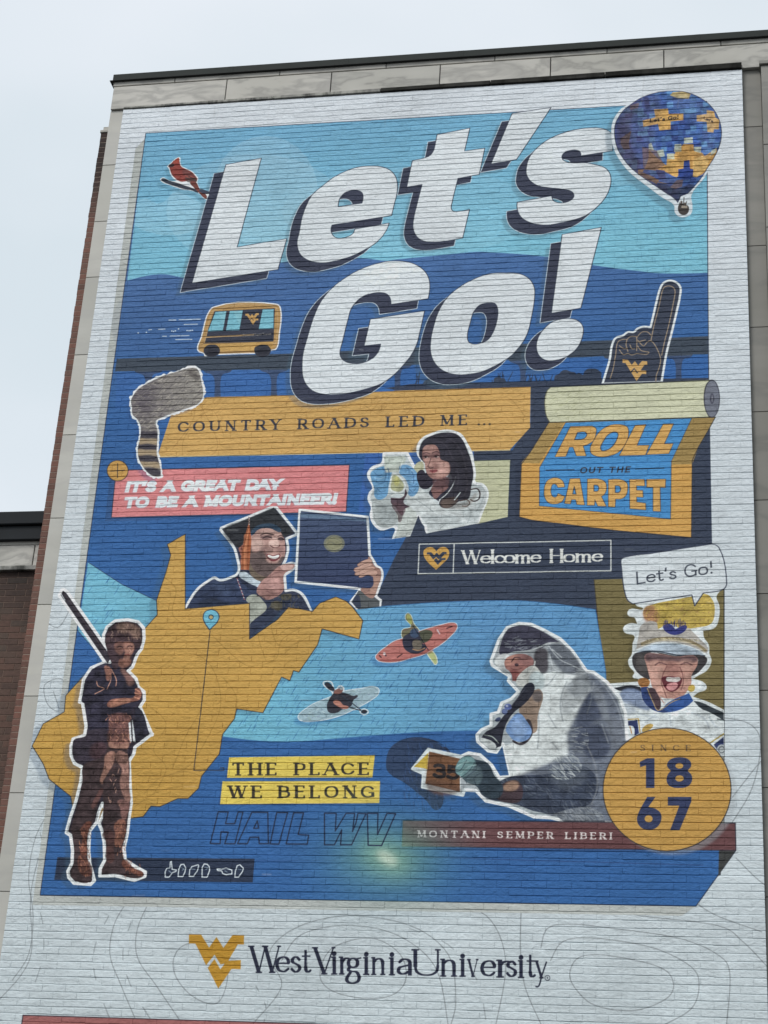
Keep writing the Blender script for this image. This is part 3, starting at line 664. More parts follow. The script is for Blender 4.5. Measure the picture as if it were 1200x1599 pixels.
motif('painted_transit_car', 'gold and black monorail car with light blue windows', BUS, level=2)

# ---------------------------------------------------------------- fur cap
C1 = (190, 560, 7.9933)
CAP = P(C1, "160,440 200,390 300,320 420,260 560,200 700,160 860,115 940,125 980,200 1000,300 1020,400 1010,490 960,560 880,600 760,640 620,690 500,735 430,780 450,900 445,1050 440,1180 470,1300 490,1400 490,1470* 430,1475 350,1440 270,1350 215,1240 205,1120 235,980 240,850 200,760 140,700 130,600 120,520", True)
jag = CAP + RNG.normal(0, .9, CAP.shape)
line(jag, 7, (205, 212, 214), True); fill(CAP + np.array((-7, 8)), (50, 80, 130), .35, soft=2); line(jag, 7, (222, 227, 228), True)
grad(CAP, (112, 106, 108), (142, 138, 132), (205, 620), (310, 620))
speckle(CAP, [(74, 70, 76), (164, 158, 148), (108, 102, 98), (184, 178, 166), (80, 74, 84)], 1700, 5, 1.0, 2.9, .6, .55)
clip_to(CAP)
for y in (950, 1090, 1240, 1400): fill(P(C1, f"180,{y-30} 320,{y-40} 460,{y-25} 500,{y+40} 330,{y+50} 180,{y+40}"), (44, 42, 56), .85, soft=1.5)
for y in (1030, 1170, 1320): fill(P(C1, f"180,{y-22} 320,{y-28} 460,{y-20} 500,{y+22} 330,{y+28} 180,{y+22}"), (172, 152, 122), .8, soft=1.5)
fill(P(C1, "160,430 400,330 420,520 330,700 150,560"), (66, 60, 78), .4, soft=7)
fill(P(C1, "850,130 930,160 960,260 880,240 820,170"), (60, 54, 54), .6, soft=3)
clip_to(None)
motif('painted_fur_cap', 'grey brown fur cap with a ringed tail', CAP, level=2)

# ---------------------------------------------------------------- foam hand
H1 = (930, 420, 6.6667)
HAND = P(H1, "75,1195* 110,1080 150,940 175,790 210,720 290,690 340,655 400,655 440,620 500,600 575,605* 600,500 640,330 680,190 710,145 780,120 850,145 885,190 880,290 850,430 800,640 740,880 690,1175*", True)
fill(HAND, (57, 64, 80)); clip_to(poly("900,400 1110,400 1110,593 900,600"))
line(HAND, 4, (222, 228, 230), True)
TN = (150, 134, 116)
for s in ("155,1140 185,1040 210,900 230,770 280,735 330,735", "330,735 360,705 410,700 430,715 430,850", "430,715 480,660 540,655 580,690", "580,745 610,590 660,400 700,220 740,180 800,185 830,230 815,340 770,560 720,760 690,900", "330,735 320,790 340,860", "250,840 290,890 340,880 380,895 430,880 480,885 530,890 555,865 480,850 440,800", "440,740 500,800 540,760 580,750 620,790 660,870 680,950 660,1040 635,1110 630,1170", "360,790 380,830 410,830", "250,800 300,830 330,820", "440,760 520,740"):
    line(arc_open(s, H1), 1.5, TN)
clip_to(None)
WVmark((930 + 283 / 6.667, 420 + 940 / 6.667), (930 + 540 / 6.667, 420 + 962 / 6.667), (-.6, -32), (196, 158, 100))
motif('painted_foam_hand', 'dark foam hand with one raised finger', HAND, level=2)

# ---------------------------------------------------------------- carpet
R1 = (830, 590, 4.0)
fill(poly("120,275 -20,480 -80,530 -80,880 0,890 1000,995 1005,510 1130,245 110,275", R1) + np.array((-5, 3)), (44, 52, 70), .5)
CPT = P(R1, "112,275* 0,455* -62,540* -75,868* 0,888* 500,950* 1000,997* 1005,515* 1045,430* 1110,320* 1150,245* 1000,248*", False)
fill(CPT, (196, 152, 84)); fill(P(R1, "112,275* 0,455* -62,530* 50,535* 210,275*", False), (158, 132, 82)); fill(P(R1, "1000,250* 1150,245* 1110,320* 1045,430* 1005,540* 872,542* 880,515*", False), (150, 126, 78))
BLU = P(R1, "215,280* 1003,252* 875,520* 870,882* 50,800* 52,560*", False); fill(BLU, (70, 134, 188)); line(BLU, .8, (70, 80, 90), True)
line(CPT, 1, (60, 58, 60), True)
ROLL = P(R1, "120,60* 100,80 85,130 85,190 95,240 115,278* 1110,245* 1085,180 1080,110 1095,40 1120,14*", True)
fill(ROLL, (194, 195, 168)); line(ROLL, 1.2, (90, 92, 80), True)
for i in range(70):
    x, y = random.uniform(100, 420), random.uniform(90, 260); line(poly(f"{x},{y} {x+22},{y-16}", R1), .8, (168, 170, 134), a=.6)
e = ell(R1, 1128, 130, 48, 117); fill(e, (112, 116, 128)); line(e, 1.3, (66, 68, 80), True); e = ell(R1, 1129, 130, 14, 34); fill(e, (74, 76, 90)); fill(ell(R1, 1130, 130, 5, 20), (120, 122, 132))
motif('painted_carpet', 'unrolled gold carpet with a blue centre panel', CPT); motif('painted_carpet_roll', 'cream rolled end of the carpet', np.vstack([ROLL]), level=2)
def big(s, o, pl, pr, up, wk, gap, wf=1, oc=(88, 76, 66)):
    text(s, (o[0] + pl[0] / o[2], o[1] + pl[1] / o[2]), (o[0] + pr[0] / o[2], o[1] + pr[1] / o[2]), (up[0] / o[2], up[1] / o[2]), (200, 156, 88), wk, wk, 0, gap, wf=wf, outline=oc, ow=1)
CL = [("245,306* 380,302* 402,316 402,350 386,392 350,416* 322,425* 341,487* 283,487* 262,432* 238,432* 214,490* 150,492*", "288,342* 338,340 347,352 334,376 312,384* 270,386*"),
 ("370,440 388,398 425,340 485,300 560,294 598,308 606,345 588,410 545,462 480,488 412,489 377,472", "432,440 448,400 480,356 520,338 541,348 536,380 510,425 475,450 441,454"),
 ("650,298* 715,293* 657,424* 735,422* 712,480* 552,485*", None), ("825,290* 887,288* 828,414* 885,412* 858,472* 722,478*", None),
 ("207,680* 198,650 170,629 130,628 97,650 82,700 87,750 110,780 152,787 190,772 208,742* 168,724* 156,745 136,745 122,722 122,690 134,664 154,664 168,684*", None),
 ("243,632* 302,630* 331,793* 286,790* 279,760* 250,760* 243,786* 209,783*", "258,726* 268,678* 280,726*"),
 ("352,633* 425,634 460,652 468,690 457,724 436,741* 466,801* 417,800* 396,755* 393,795* 350,795*", "391,670* 414,672 422,690 412,708 391,708*"),
 ("483,636* 560,638 595,657 600,695 589,735 560,755 525,757* 522,806* 483,803*", "524,674* 550,677 558,695 548,715 524,717*"),
 ("615,636* 705,636* 707,674* 656,672* 656,703* 695,705* 697,745* 656,743* 657,777* 713,785* 714,824* 617,816*", None),
 ("722,636* 838,634* 836,685* 803,683* 806,833* 762,831* 762,683* 722,682*", None)]
for o_, h_ in CL:
    q = P(R1, o_); hh = [P(R1, h_)] if h_ else []
    line(q, 2.2, (70, 66, 66), True); fill(q, (198, 156, 92), 1, hh)
    for z in hh: line(z, 1.1, (70, 66, 66), True)
text("OUT THE", (830 + 305 / 4, 590 + 597 / 4), (830 + 612 / 4, 590 + 591 / 4), (2, -9.5), (54, 56, 66), .2, .2, 0, .2)
line(poly("92,577 268,574", R1), 1.1, (54, 60, 70)); line(poly("650,569 830,563", R1), 1.1, (54, 60, 70))

# ---------------------------------------------------------------- welcome home
WH = (640, 830, 3.6364)
for s in ("55,72 1143,50 1143,222 48,240 55,72", "253,68 247,237"): line(poly(s, WH), 1.6, (204, 208, 206))
motif('painted_greeting_plate', 'white outlined box with a gold heart', poly("55,72 1143,50 1143,222 48,240", WH))
fill(P(WH, "150,217* 100,170 80,135 82,105 105,90 135,93 152,112* 172,92 205,90 224,112 220,145 190,180"), (196, 154, 84))
WVmark((640 + 98 / 3.6364, 830 + 118 / 3.6364), (640 + 210 / 3.6364, 830 + 116 / 3.6364), (0, -20), NAV)
text("Welcome", (640 + 300 / 3.6364, 830 + 186 / 3.6364), (640 + 742 / 3.6364, 830 + 180 / 3.6364), (0, -22), (214, 216, 212), .17, .065, .03, .1, wf=1.22)
text("Home", (640 + 795 / 3.6364, 830 + 179 / 3.6364), (640 + 1092 / 3.6364, 830 + 174 / 3.6364), (0, -22), (214, 216, 212), .17, .065, .03, .1, wf=1.22)

# ---------------------------------------------------------------- the collage figures
SKD, SKM, SKL = (120, 88, 84), (166, 130, 124), (196, 160, 150)
W1 = (560, 660, 5.4545)
WS = P(W1, "300,985* 318,892 190,905 135,860 108,790 118,720 90,650 100,600 130,560 85,440 118,385 205,345 218,262* 415,260* 450,330 500,420* 545,375 548,330 512,270 510,200 545,140 620,100 720,72 800,75 870,105 920,180 960,260 975,340 990,440 985,505 1060,530 1097,590 1090,660 1050,760 1012,862* 580,945* 575,880* 510,795* 455,935* 438,968*", True)
clip_to(poly("500,600 900,600 900,788 745.5,817.5 666,833 653.5,805 641,837.5 613,841.5 500,841"), base=True); cutout(WS, 5.4, inner=(178, 186, 188))
fill(P(W1, "480,365 540,330 560,380 530,440 500,470"), (176, 176, 150))
fill(P(W1, "130,650 240,640 300,690 330,760 320,860 270,890 190,885 140,840 120,760"), (166, 173, 173)); fill(P(W1, "200,700 300,720 320,830 260,880 200,860"), (140, 148, 150), .5, soft=3)
fill(P(W1, "330,760 440,700 500,790 440,960* 310,985* 340,860"), (182, 188, 184))
fill(P(W1, "430,580 520,560 600,620 680,700 760,740 900,700 960,640 1080,580 1080,680 1040,770 1005,860 590,940* 580,870 500,770 420,690"), (192, 198, 198))
for s in ("540,800 620,900 760,880 880,860 860,800 700,790", "880,760 1000,720 1060,620 1040,760 990,850"): fill(P(W1, s), (164, 172, 174), .55, soft=2)
for s in ("640,820 700,790 780,800", "900,690 960,760 930,850", "480,650 560,700 640,760", "1000,760 1040,700 1070,620", "700,900 760,850 860,840"): line(arc_open(s, W1), 1.2, (150, 158, 160), a=.8, soft=.6)
fill(P(W1, "105,430 150,392 230,372 290,400 282,440 258,540 240,625 165,655 135,620 135,565 108,480"), (100, 146, 182)); fill(P(W1, "345,380 400,358 440,370 500,430 515,520 510,580 460,630 425,612 430,560 400,480 350,430"), (108, 152, 188))
for s in ("130,420 170,450 200,440", "150,500 190,520 240,500", "200,380 230,420 270,430", "350,400 400,410 450,400", "380,440 430,460 480,450", "420,520 470,540 500,520"): line(arc_open(s, W1), 1.3, (66, 106, 146), a=.8, soft=.5)
for s in ("140,470 180,480 220,465", "400,385 440,395 470,420", "440,500 470,505 490,495"): line(arc_open(s, W1), 1.6, (150, 182, 206), a=.6, soft=.6)
fill(P(W1, "218,290* 392,284* 405,320 350,375 345,420* 228,422*"), (176, 184, 176)); line(P(W1, "218,290* 392,284* 345,420* 228,422*"), 1, (205, 210, 205), True, a=.7)
line(P(W1, "300,440 275,500 270,560 290,585 370,590 398,540 370,480"), 3, (206, 212, 210), True); fill(P(W1, "300,445 283,500 278,560 300,580 365,582 388,540 362,485"), (170, 172, 138)); fill(P(W1, "310,470 330,460 350,510 330,540 305,520"), (188, 186, 120), .8, soft=1)
fill(P(W1, "275,640* 380,632 400,560* 415,605 385,680 440,715* 385,745 380,790 345,770 310,710 280,690"), (74, 60, 68)); fill(P(W1, "290,690 400,735 380,790 350,850 335,790"), (92, 72, 78), .8)
line(arc_open("280,625 330,600 385,620", W1), 2.4, (206, 212, 210))
# neck and collar, hair, face
fill(P(W1, "600,600 630,560 700,520 800,500 800,600 740,660 690,675* 640,640"), (48, 48, 62)); fill(P(W1, "620,560 740,460 770,540 700,610 650,650 630,610"), (118, 88, 86))
fill(P(W1, "520,290 525,205 560,145 630,108 730,85 830,95 890,150 930,240 962,330 980,440 962,540 935,650 860,670 780,725 700,715 690,660 760,580 800,510 770,430 700,480 640,500 600,560 540,560 512,510 540,450 600,400"), (47, 46, 56))
for s in ("700,120 800,150 880,260 920,400", "820,350 850,450 840,560", "900,430 930,520 900,620", "640,150 740,190 800,300", "760,620 800,560 830,480"): line(arc_open(s, W1), 2, (74, 70, 80), a=.5, soft=1)
line(arc_open("955,570 1010,562 1035,600 1025,650 985,670 955,655", W1), 2.6, (60, 52, 54)); line(arc_open("865,668 925,658 948,685 925,712 885,710", W1), 2, (78, 64, 60)); fill(P(W1, "700,670 770,640 850,650 800,690 770,725 720,725"), (84, 70, 66), .8, soft=1)
FACE = P(W1, "545,240 560,205 600,188 660,195 690,250 700,310 770,340 790,400 760,450 700,478 640,480 600,455 572,400 566,350 548,310")
fill(FACE, (146, 110, 104)); clip_to(FACE)
fill(P(W1, "640,300 700,330 770,350 780,420 700,460 640,440 690,380"), (196, 158, 148), .8, soft=3); fill(P(W1, "570,300 620,300 640,370 620,395 575,390"), (186, 148, 138), .7, soft=2); fill(P(W1, "560,200 650,200 660,250 560,255"), (172, 136, 128), .7, soft=2)
fill(P(W1, "545,255 600,270 690,250 700,290 600,300 548,300"), (104, 78, 80), .6, soft=1.6); clip_to(None)
fill(ell(W1, 577, 294, 19, 9), (150, 132, 128)); fill(ell(W1, 668, 290, 21, 8), (160, 142, 136)); fill(ell(W1, 572, 293, 10, 8), (44, 34, 38)); fill(ell(W1, 660, 289, 12, 8), (44, 34, 38))
for s, w in (("552,264 578,256 606,264", 1.8), ("630,258 662,246 694,256", 1.9), ("556,288 577,282 600,292", 1.6), ("643,286 668,276 694,288", 1.7), ("592,374 614,386 642,376", 1.5), ("618,300 606,340 592,372", 1.0)): line(arc_open(s, W1), w, (70, 50, 54), a=.85)
fill(P(W1, "606,408 625,402 640,405 655,400 676,408 655,424 630,426"), (150, 84, 86)); line(arc_open("608,410 640,412 674,409", W1), 1, (96, 50, 54)); fill(P(W1, "500,430 545,400 590,470 650,490 640,520 600,555 540,560 508,510"), (44, 42, 54))
line(arc_open("828,460 800,540 750,610 692,655", W1), 1.4, (200, 206, 208)); line(arc_open("868,594 845,625 818,658", W1), 1.6, (190, 198, 200)); line(poly("695,655 680,690", W1), 2, (196, 202, 204))
fill(P(W1, "770,300 820,330 830,480 780,540 740,520 752,470 778,420 776,360"), (46, 44, 54), .95, soft=.8); fill(P(W1, "640,478 700,486 755,460 770,520 720,560 660,560"), (92, 68, 72), .8, soft=1.2)
fill(P(W1, "700,680 740,660 900,680 960,640 1000,600 960,690 900,730 800,735 740,730"), (104, 92, 84), .5, soft=1.5)
for s in ("250,390 262,430 256,480", "225,400 235,440 225,500", "160,560 190,590 230,580", "410,380 430,400 432,430", "455,420 470,460 470,520", "430,560 460,590 490,560"): line(arc_open(s, W1), 1.2, (60, 96, 136), a=.8, soft=.4)
mottle(WS, 300)
clip_to(None, base=True)
motif('painted_person', 'dark haired person in a white coat and blue gloves holding up a slide', WS, level=2)

# standing figure in brown outdoor clothes with a long dark pole on the shoulder
M1 = (80, 910, 6.3944); M2 = (90, 1140, 6.153)
POLE = poly("120,78 155,105 604,745 565,806 96,122", M1)
MB_ = np.vstack([P(M1, "540,790* 400,850 325,965 303,1100 285,1190* 315,1200 330,1300 350,1430*", False), P(M2, "262,48* 150,85* 130,150 130,240 165,320 240,358* 225,490 180,680 120,850 85,985* 125,1010 145,1150 140,1280 100,1355 110,1415 160,1470 320,1482 355,1445 335,1370 310,1280 300,1150 310,970 375,890 400,780 432,705* 460,760 400,900* 430,970 450,1080 455,1250 412,1330 408,1400* 560,1398 740,1442 840,1405 845,1365 760,1320 650,1250 640,1130 670,1000 690,830 710,700 700,560 690,300 735,225* 745,165* 912,38*", False), P(M1, "1010,1520* 890,1240* 932,1170 930,1090 870,1040 850,960 770,880* 815,840 860,720* 905,660 930,560 925,450 870,390 770,368 640,380 560,440 525,520 520,620*", False)])
cutout(MB_, 6, (-11, 8), inner=(48, 43, 54)); line(np.vstack([POLE, POLE[:1]]), 11, (224, 229, 230))
fill(POLE, (50, 46, 54)); line(poly("102,112 140,175", M1), .9, (200, 206, 210)); line(poly("150,130 540,690", M1), 1, (78, 66, 70), a=.6)
fill(P(M1, "540,800* 420,860 345,965 320,1100 310,1190 340,1210 350,1300 372,1380 380,1480 600,1500* 780,1300 840,1230 880,1200 850,1000 770,900 700,850 640,820", True), (44, 42, 56))
fill(P(M1, "840,1240* 870,1240 980,1500* 880,1590* 850,1590 835,1400", True), (42, 42, 54))
# bag, trousers, boots
fill(P(M2, "265,60 160,92 145,150 145,235 180,310 250,335 380,330 460,250 500,150 520,20 300,10"), (50, 44, 54)); fill(P(M2, "330,150 450,120 480,180 400,280 320,250"), (82, 58, 62), .7, soft=3)
fill(P(M2, "500,0 680,0 690,110* 670,240* 690,300 690,560 700,690 680,830 660,1000 625,1130 640,1240 740,1330 820,1365 830,1395 740,1425 560,1380 425,1390* 430,1335 470,1250 465,1080 440,960 440,760 445,700* 420,560* 400,640 380,760 350,870 295,960 285,1150 300,1290 335,1400 310,1460 170,1445 125,1390 130,1340 155,1280 160,1150 140,990 125,960* 200,690 240,490 250,340 460,240"), (60, 48, 50))
for s, c, a in (("500,110 680,110 680,170 500,160", (150, 112, 98), .9), ("470,230 550,210 545,300 440,490 430,520 450,350", (150, 112, 98), .9), ("590,200 670,240 685,330 690,560 690,690 620,600 600,480 620,380 560,270", (138, 104, 94), .9), ("380,620 430,560 420,640 360,740 340,760", (104, 72, 68), .7), ("580,680 690,700 680,790 640,860 600,740", (126, 92, 86), .8), ("550,900 640,860 650,960 610,1110 560,1120 555,1000", (124, 84, 70), .9), ("230,940 320,880 310,960 280,1060 280,1200 230,1200 240,1050", (112, 70, 58), .9), ("220,1200 290,1240 330,1390 250,1400 200,1320", (96, 62, 54), .9), ("640,1240 740,1330 825,1372 820,1395 700,1360 620,1290", (110, 70, 58), .9), ("430,1000 520,960 540,1120 520,1280 470,1250 470,1080", (78, 54, 52), .9)):
    fill(P(M2, s), c, a, soft=1)
for o, bx, n, cs in ((M2, (560, 850, 650, 1200), 60, [(164, 116, 94), (50, 36, 40)]), (M2, (210, 880, 320, 1380), 90, [(156, 108, 86), (46, 34, 38)]), (M2, (480, 200, 690, 700), 60, [(190, 150, 134), (84, 60, 60)]), (M2, (640, 1250, 830, 1400), 26, [(150, 100, 80), (50, 36, 38)]), (M1, (560, 1300, 790, 1590), 90, [(176, 126, 108), (60, 42, 48), (120, 84, 76)])):
    for i in range(n):
        x, y = random.uniform(bx[0], bx[2]), random.uniform(bx[1], bx[3]); line(poly(f"{x},{y} {x+random.uniform(-12,16)},{y+random.uniform(12,34)}", o), 1.0, random.choice(cs), a=.6)
fill(P(M1, "590,1330 680,1300 780,1330 790,1480 760,1590 600,1590 580,1450"), (112, 78, 72), .75, soft=1.5)
for i in range(70):
    x, y = random.uniform(560, 800), random.uniform(1300, 1580); line(poly(f"{x},{y} {x+random.uniform(-25,25)},{y+random.uniform(10,36)}", M1), 1.1, random.choice([(196, 144, 122), (54, 40, 48), (140, 98, 86)]), a=.65)
fill(P(M2, "500,172* 670,184* 665,200* 500,190*"), (44, 34, 38))
for s in ("560,860 600,950 560,1060", "600,860 650,960 648,1030", "455,985 470,1030 530,1060 440,1110"): line(arc_open(s, M1), 1.4, (180, 136, 120), a=.9)
fill(P(M1, "540,830 600,860 600,930 570,980 545,900"), (150, 106, 92), .8, soft=1); fill(P(M1, "700,850 760,890 830,960 830,1010 780,1030 740,950"), (124, 92, 84), .8, soft=1.5)
# forearm and hand
fill(P(M1, "560,1230 580,1180 720,1150 830,1140 850,1050 890,1060 905,1120 880,1170 820,1185 720,1215 600,1245"), (132, 90, 78)); fill(P(M1, "600,1190 720,1165 800,1170 700,1210 600,1235"), (168, 122, 102), .7, soft=1)
for s in ("840,1060 885,1090", "835,1100 890,1120", "830,1140 880,1160"): line(poly(s, M1), 1.3, (196, 140, 116), a=.8)
# head: plain knitted cap, beard
fill(P(M1, "560,600 600,560 800,560 850,640 815,720 800,800 750,850 690,830 640,870 600,790 565,700"), (64, 50, 56)); fill(P(M1, "720,600 820,600 825,680 790,740 780,800 740,830 720,760 740,700"), (160, 118, 104), .9, soft=1.2)
fill(P(M1, "690,760 740,770 790,760 800,800 750,845 680,835"), (120, 84, 72), .8, soft=1.2); line(arc_open("765,640 790,632 812,640", M1), 1.5, (60, 40, 44)); line(arc_open("740,722 765,716 780,722", M1), 1.3, (120, 60, 60)); fill(P(M1, "640,600 720,590 730,660 700,720 650,690"), (116, 84, 76), .9, soft=1.5); line(arc_open("660,645 690,636 715,645", M1), 1.6, (50, 34, 38)); line(arc_open("775,650 800,690 780,700", M1), 1.3, (200, 156, 138), a=.8)
HAT = P(M1, "550,640 545,560 575,480 640,410 760,390 860,420 905,490 910,580 890,640 850,650 820,600 740,590 640,600 600,660 575,670")
fill(HAT, (62, 48, 52)); clip_to(HAT); fill(P(M1, "660,430 760,400 860,440 890,520 850,560 780,500 700,500"), (128, 104, 92), .8, soft=2)
for i in range(60): x, y = random.uniform(600, 890), random.uniform(400, 560); line(poly(f"{x},{y} {x+random.uniform(-14,14)},{y+24}", M1), 1, random.choice([(158, 134, 120), (56, 42, 46), (100, 80, 72)]), a=.55)
clip_to(None)
fill(P(M1, "775,1400* 815,1370* 845,1590* 790,1590*", False), (214, 220, 222), .95); line(poly("800,1380 815,1590", M1), 2.6, (60, 56, 62))
mottle(MB_, 700, .16)
motif('painted_person', 'standing figure in dark brown outdoor clothes and fur hat', MB_, level=3)
motif('painted_pole', 'long dark pole over the shoulder of the standing figure', POLE, level=4)

# ---------------------------------------------------------------- kayaks
K3 = (570, 940, 7.0588)
KY = P(K3, "120,605 150,560 240,490 330,430 430,400* 600,322* 700,290 850,250 960,230 1010,245 1015,285 950,370 840,465 740,525 640,580 500,620 350,660 200,660 140,640")
fill(KY + np.array((-7, 7)), (62, 110, 160), .6, soft=2)
PDL = P(K3, "420,400 415,310 510,270 450,180 470,125 500,140 540,240 590,300 600,320 450,410")
line(PDL, 1.8, (200, 212, 200), True); fill(PDL, (110, 106, 84)); fill(ell(K3, 492, 190, 26, 60, -.35), (150, 152, 92)); fill(P(K3, "690,530 720,525 800,660 780,690 750,660"), (176, 184, 128)); line(P(K3, "690,530 720,525 800,660 780,690 750,660"), 1.3, (208, 214, 196), True)
line(KY, 2.2, (210, 218, 222), True); fill(KY, (176, 112, 106)); fill(P(K3, "160,640 300,640 500,600 700,520 760,520 600,590 350,655 200,655"), (150, 84, 80), .6, soft=1)
fill(P(K3, "590,340 740,325 740,380 660,450 590,440"), (78, 80, 66)); fill(P(K3, "420,400 500,340 590,330 620,440 680,500 640,545 540,570 450,530 420,470"), (48, 50, 66)); fill(P(K3, "500,330 560,290 595,330 590,380 520,390"), (62, 78, 104)); fill(P(K3, "530,430 600,420 630,490 590,530 540,510"), (112, 104, 92), .9); line(P(K3, "420,315 520,285"), 2.4, (112, 92, 80)); line(arc_open("530,520 590,535 660,510", K3), 1.6, (160, 126, 96)); line(poly("530,260 700,530", K3), 1.3, (40, 42, 54))
for s, c in (("905,290 960,270", (70, 44, 50)), ("360,610 410,575", (80, 48, 50)), ("160,590 180,610", (70, 46, 50)), ("800,310 825,350", (206, 190, 196))): line(poly(s, K3), 2.4, c)
fill(ell(K3, 215, 570, 15, 18), (204, 190, 190)); fill(ell(K3, 232, 590, 11, 12), (80, 60, 66))
motif('painted_kayak', 'red kayak with a paddler holding a yellow paddle', KY, level=2)
Q1 = (450, 1040, 7.0588)
KQ = P(Q1, "115,550 150,510 280,420 450,350* 620,280 800,250 960,232 1000,260 990,310 920,370 800,440 700,490 600,535 450,580 280,605 150,600 120,580")
fill(KQ + np.array((-7, 7)), (62, 118, 165), .6, soft=2)
PQ = P(Q1, "490,290 400,215 390,185 430,165 480,180 520,260 570,220 610,235 610,280 500,330")
line(PQ, 2.2, (210, 218, 222), True); line(P(Q1, "700,460 760,450 800,480 850,475 885,505 850,535 810,525 780,480 720,480"), 2, (208, 216, 220), True)
line(KQ, 2.6, (212, 220, 224), True); fill(KQ, (150, 174, 184))
clip_to(KQ)
for i in range(130): x, y = random.uniform(120, 1000), random.uniform(240, 600); line(poly(f"{x},{y} {x+random.uniform(-26,30)},{y+random.uniform(-16,12)}", Q1), 1.2, random.choice([(120, 128, 160), (90, 110, 126), (190, 208, 212), (140, 160, 150)]), a=.55)
clip_to(None)
fill(P(Q1, "405,190 440,178 490,220 515,265 490,275 430,240"), (46, 48, 58)); fill(P(Q1, "430,440 470,340 520,290 640,300 720,330 770,325 720,380 700,440 600,480 540,515 450,510"), (48, 48, 58)); fill(P(Q1, "500,390 560,380 610,430 670,455 640,475 560,450"), (176, 122, 108)); fill(P(Q1, "500,290 540,255 600,240 600,285 540,310"), (124, 88, 82)); fill(ell(Q1, 590, 248, 20, 16), (140, 146, 150)); line(poly("600,330 800,480", Q1), 1.5, (50, 60, 74)); fill(ell(Q1, 840, 503, 34, 22), (40, 44, 54)); line(poly("690,460 800,490", Q1), 2, (44, 46, 56))
motif('painted_kayak', 'clear kayak with a paddler in black', KQ, level=2)

# ---------------------------------------------------------------- bandsman
B1 = (950, 900, 5.71)
BS = P(B1, "0,962* 270,945* 275,915 225,895 240,860 195,800 185,750 215,700 225,600 240,530 150,495 140,460 190,425 270,430* 240,360* 180,340 190,300 320,290 260,260* 240,235* 1030,90* 960,180 985,260 985,350 950,450 840,480* 850,550 890,610 895,690* 915,750 880,830 800,880* 740,915* 860,960 870,1000 800,1030 745,1075* 900,1130 1027,1195* 1027,1599* 0,1599*")
clip_to(poly("928,905 1131,900 1131,1290 928,1290"), base=True)
fill(BS + np.array((-7, 6)), (80, 74, 50), .6, soft=2); fill(BS, (208, 215, 216)); line(BS, 2.5, (208, 215, 216), True)
fill(P(B1, "320,290 400,250 560,215 740,180 880,160 940,230 950,330 920,420 800,455 650,465 540,420 420,470 400,400 330,380"), (178, 156, 82)); fill(P(B1, "320,290 400,260 430,420 330,400"), (160, 118, 90), .9, soft=2)
speckle(P(B1, "330,290 420,250 560,215 740,180 880,160 940,230 950,330 920,420 800,455 650,465 540,420 420,440"), [(206, 184, 90), (150, 124, 66), (190, 168, 74), (140, 100, 80)], 260, 4, 1.2, -1.0, 1.2, .5)
fill(P(B1, "300,430 430,410 450,470 520,470 600,520 720,460 740,480 820,560 890,640 880,690* 780,640 600,590 420,590 250,650* 270,540"), (168, 164, 158)); fill(P(B1, "490,450 540,420 600,470* 700,440 690,480 620,520 540,510"), (48, 54, 112))
for i in range(16): x = random.uniform(500, 700); line(poly(f"{x},{random.uniform(380,420):.0f} {x+random.uniform(-16,16)},450", B1), 1.2, (70, 66, 104), a=.8)
line(arc_open("300,600 420,560 560,550 700,570 800,610 870,660", B1), 4.5, (134, 122, 96)); line(arc_open("300,615 420,578 560,568 700,588 800,625 860,675", B1), 2.2, (186, 174, 140), a=.7)
for i in range(60): x = random.uniform(330, 830); y = 590 - 40 * math.cos((x - 560) / 230); line(poly(f"{x},{y} {x+10},{y+8}", B1), 1, random.choice([(96, 88, 76), (196, 186, 150)]), a=.6)
fill(P(B1, "240,690* 310,640 420,605 560,598 700,620 800,660 860,705* 700,700 560,690 400,665 300,665"), (172, 186, 198)); line(arc_open("240,692 330,668 460,672 600,700 720,705 860,708", B1), 2.4, (46, 56, 70))
fill(P(B1, "225,700 330,672 460,680 600,708 860,712 885,740 840,820 770,880 740,890* 780,800 800,740 600,730 340,700 360,830 370,915 300,890 240,830 215,760"), (60, 58, 60)); fill(P(B1, "250,720 320,710 340,860 290,860"), (92, 88, 86), .6, soft=2)
BF = P(B1, "330,700 460,690 600,715 790,720 795,790 745,880 740,960 700,1030 640,1085 560,1090 480,1080 400,1000 370,900 345,800")
fill(BF, (178, 136, 124)); clip_to(BF)
fill(P(B1, "330,690 460,690 600,715 800,725 790,760 600,760 400,750 340,760"), (82, 66, 72), .9, soft=2); fill(P(B1, "350,780 470,780 480,960 520,1080 430,1060 370,900"), (206, 166, 152), .6, soft=3); fill(P(B1, "640,760 760,770 740,860 700,1000 670,900 660,820"), (200, 158, 144), .6, soft=3)
fill(P(B1, "540,760 600,770 640,850 600,890 530,870 520,820"), (148, 108, 100), .9, soft=2); line(arc_open("525,800 490,870 475,950 500,1020 520,1080", B1), 1.5, (112, 70, 70), a=.8, soft=.5); line(arc_open("640,810 665,880 670,950 650,1010", B1), 1.5, (112, 70, 70), a=.8, soft=.5)
line(arc_open("420,790 460,770 520,785", B1), 2.4, (96, 66, 70), a=.8, soft=.5); line(arc_open("650,785 700,770 750,790", B1), 2.4, (96, 66, 70), a=.8, soft=.5)
clip_to(None)
fill(P(B1, "478,905 540,890 600,895 655,910 650,960 615,1010 560,1030 510,1000 485,950"), (96, 44, 52)); fill(P(B1, "520,905 580,903 645,910 630,935 560,940 520,930"), (210, 204, 200)); fill(P(B1, "520,975 560,950 620,960 600,1005 560,1018 525,1000"), (196, 140, 140))
fill(P(B1, "270,920 370,930 350,985 290,985"), (160, 112, 66)); fill(P(B1, "730,970 770,975 760,1025 715,1020"), (180, 156, 80))
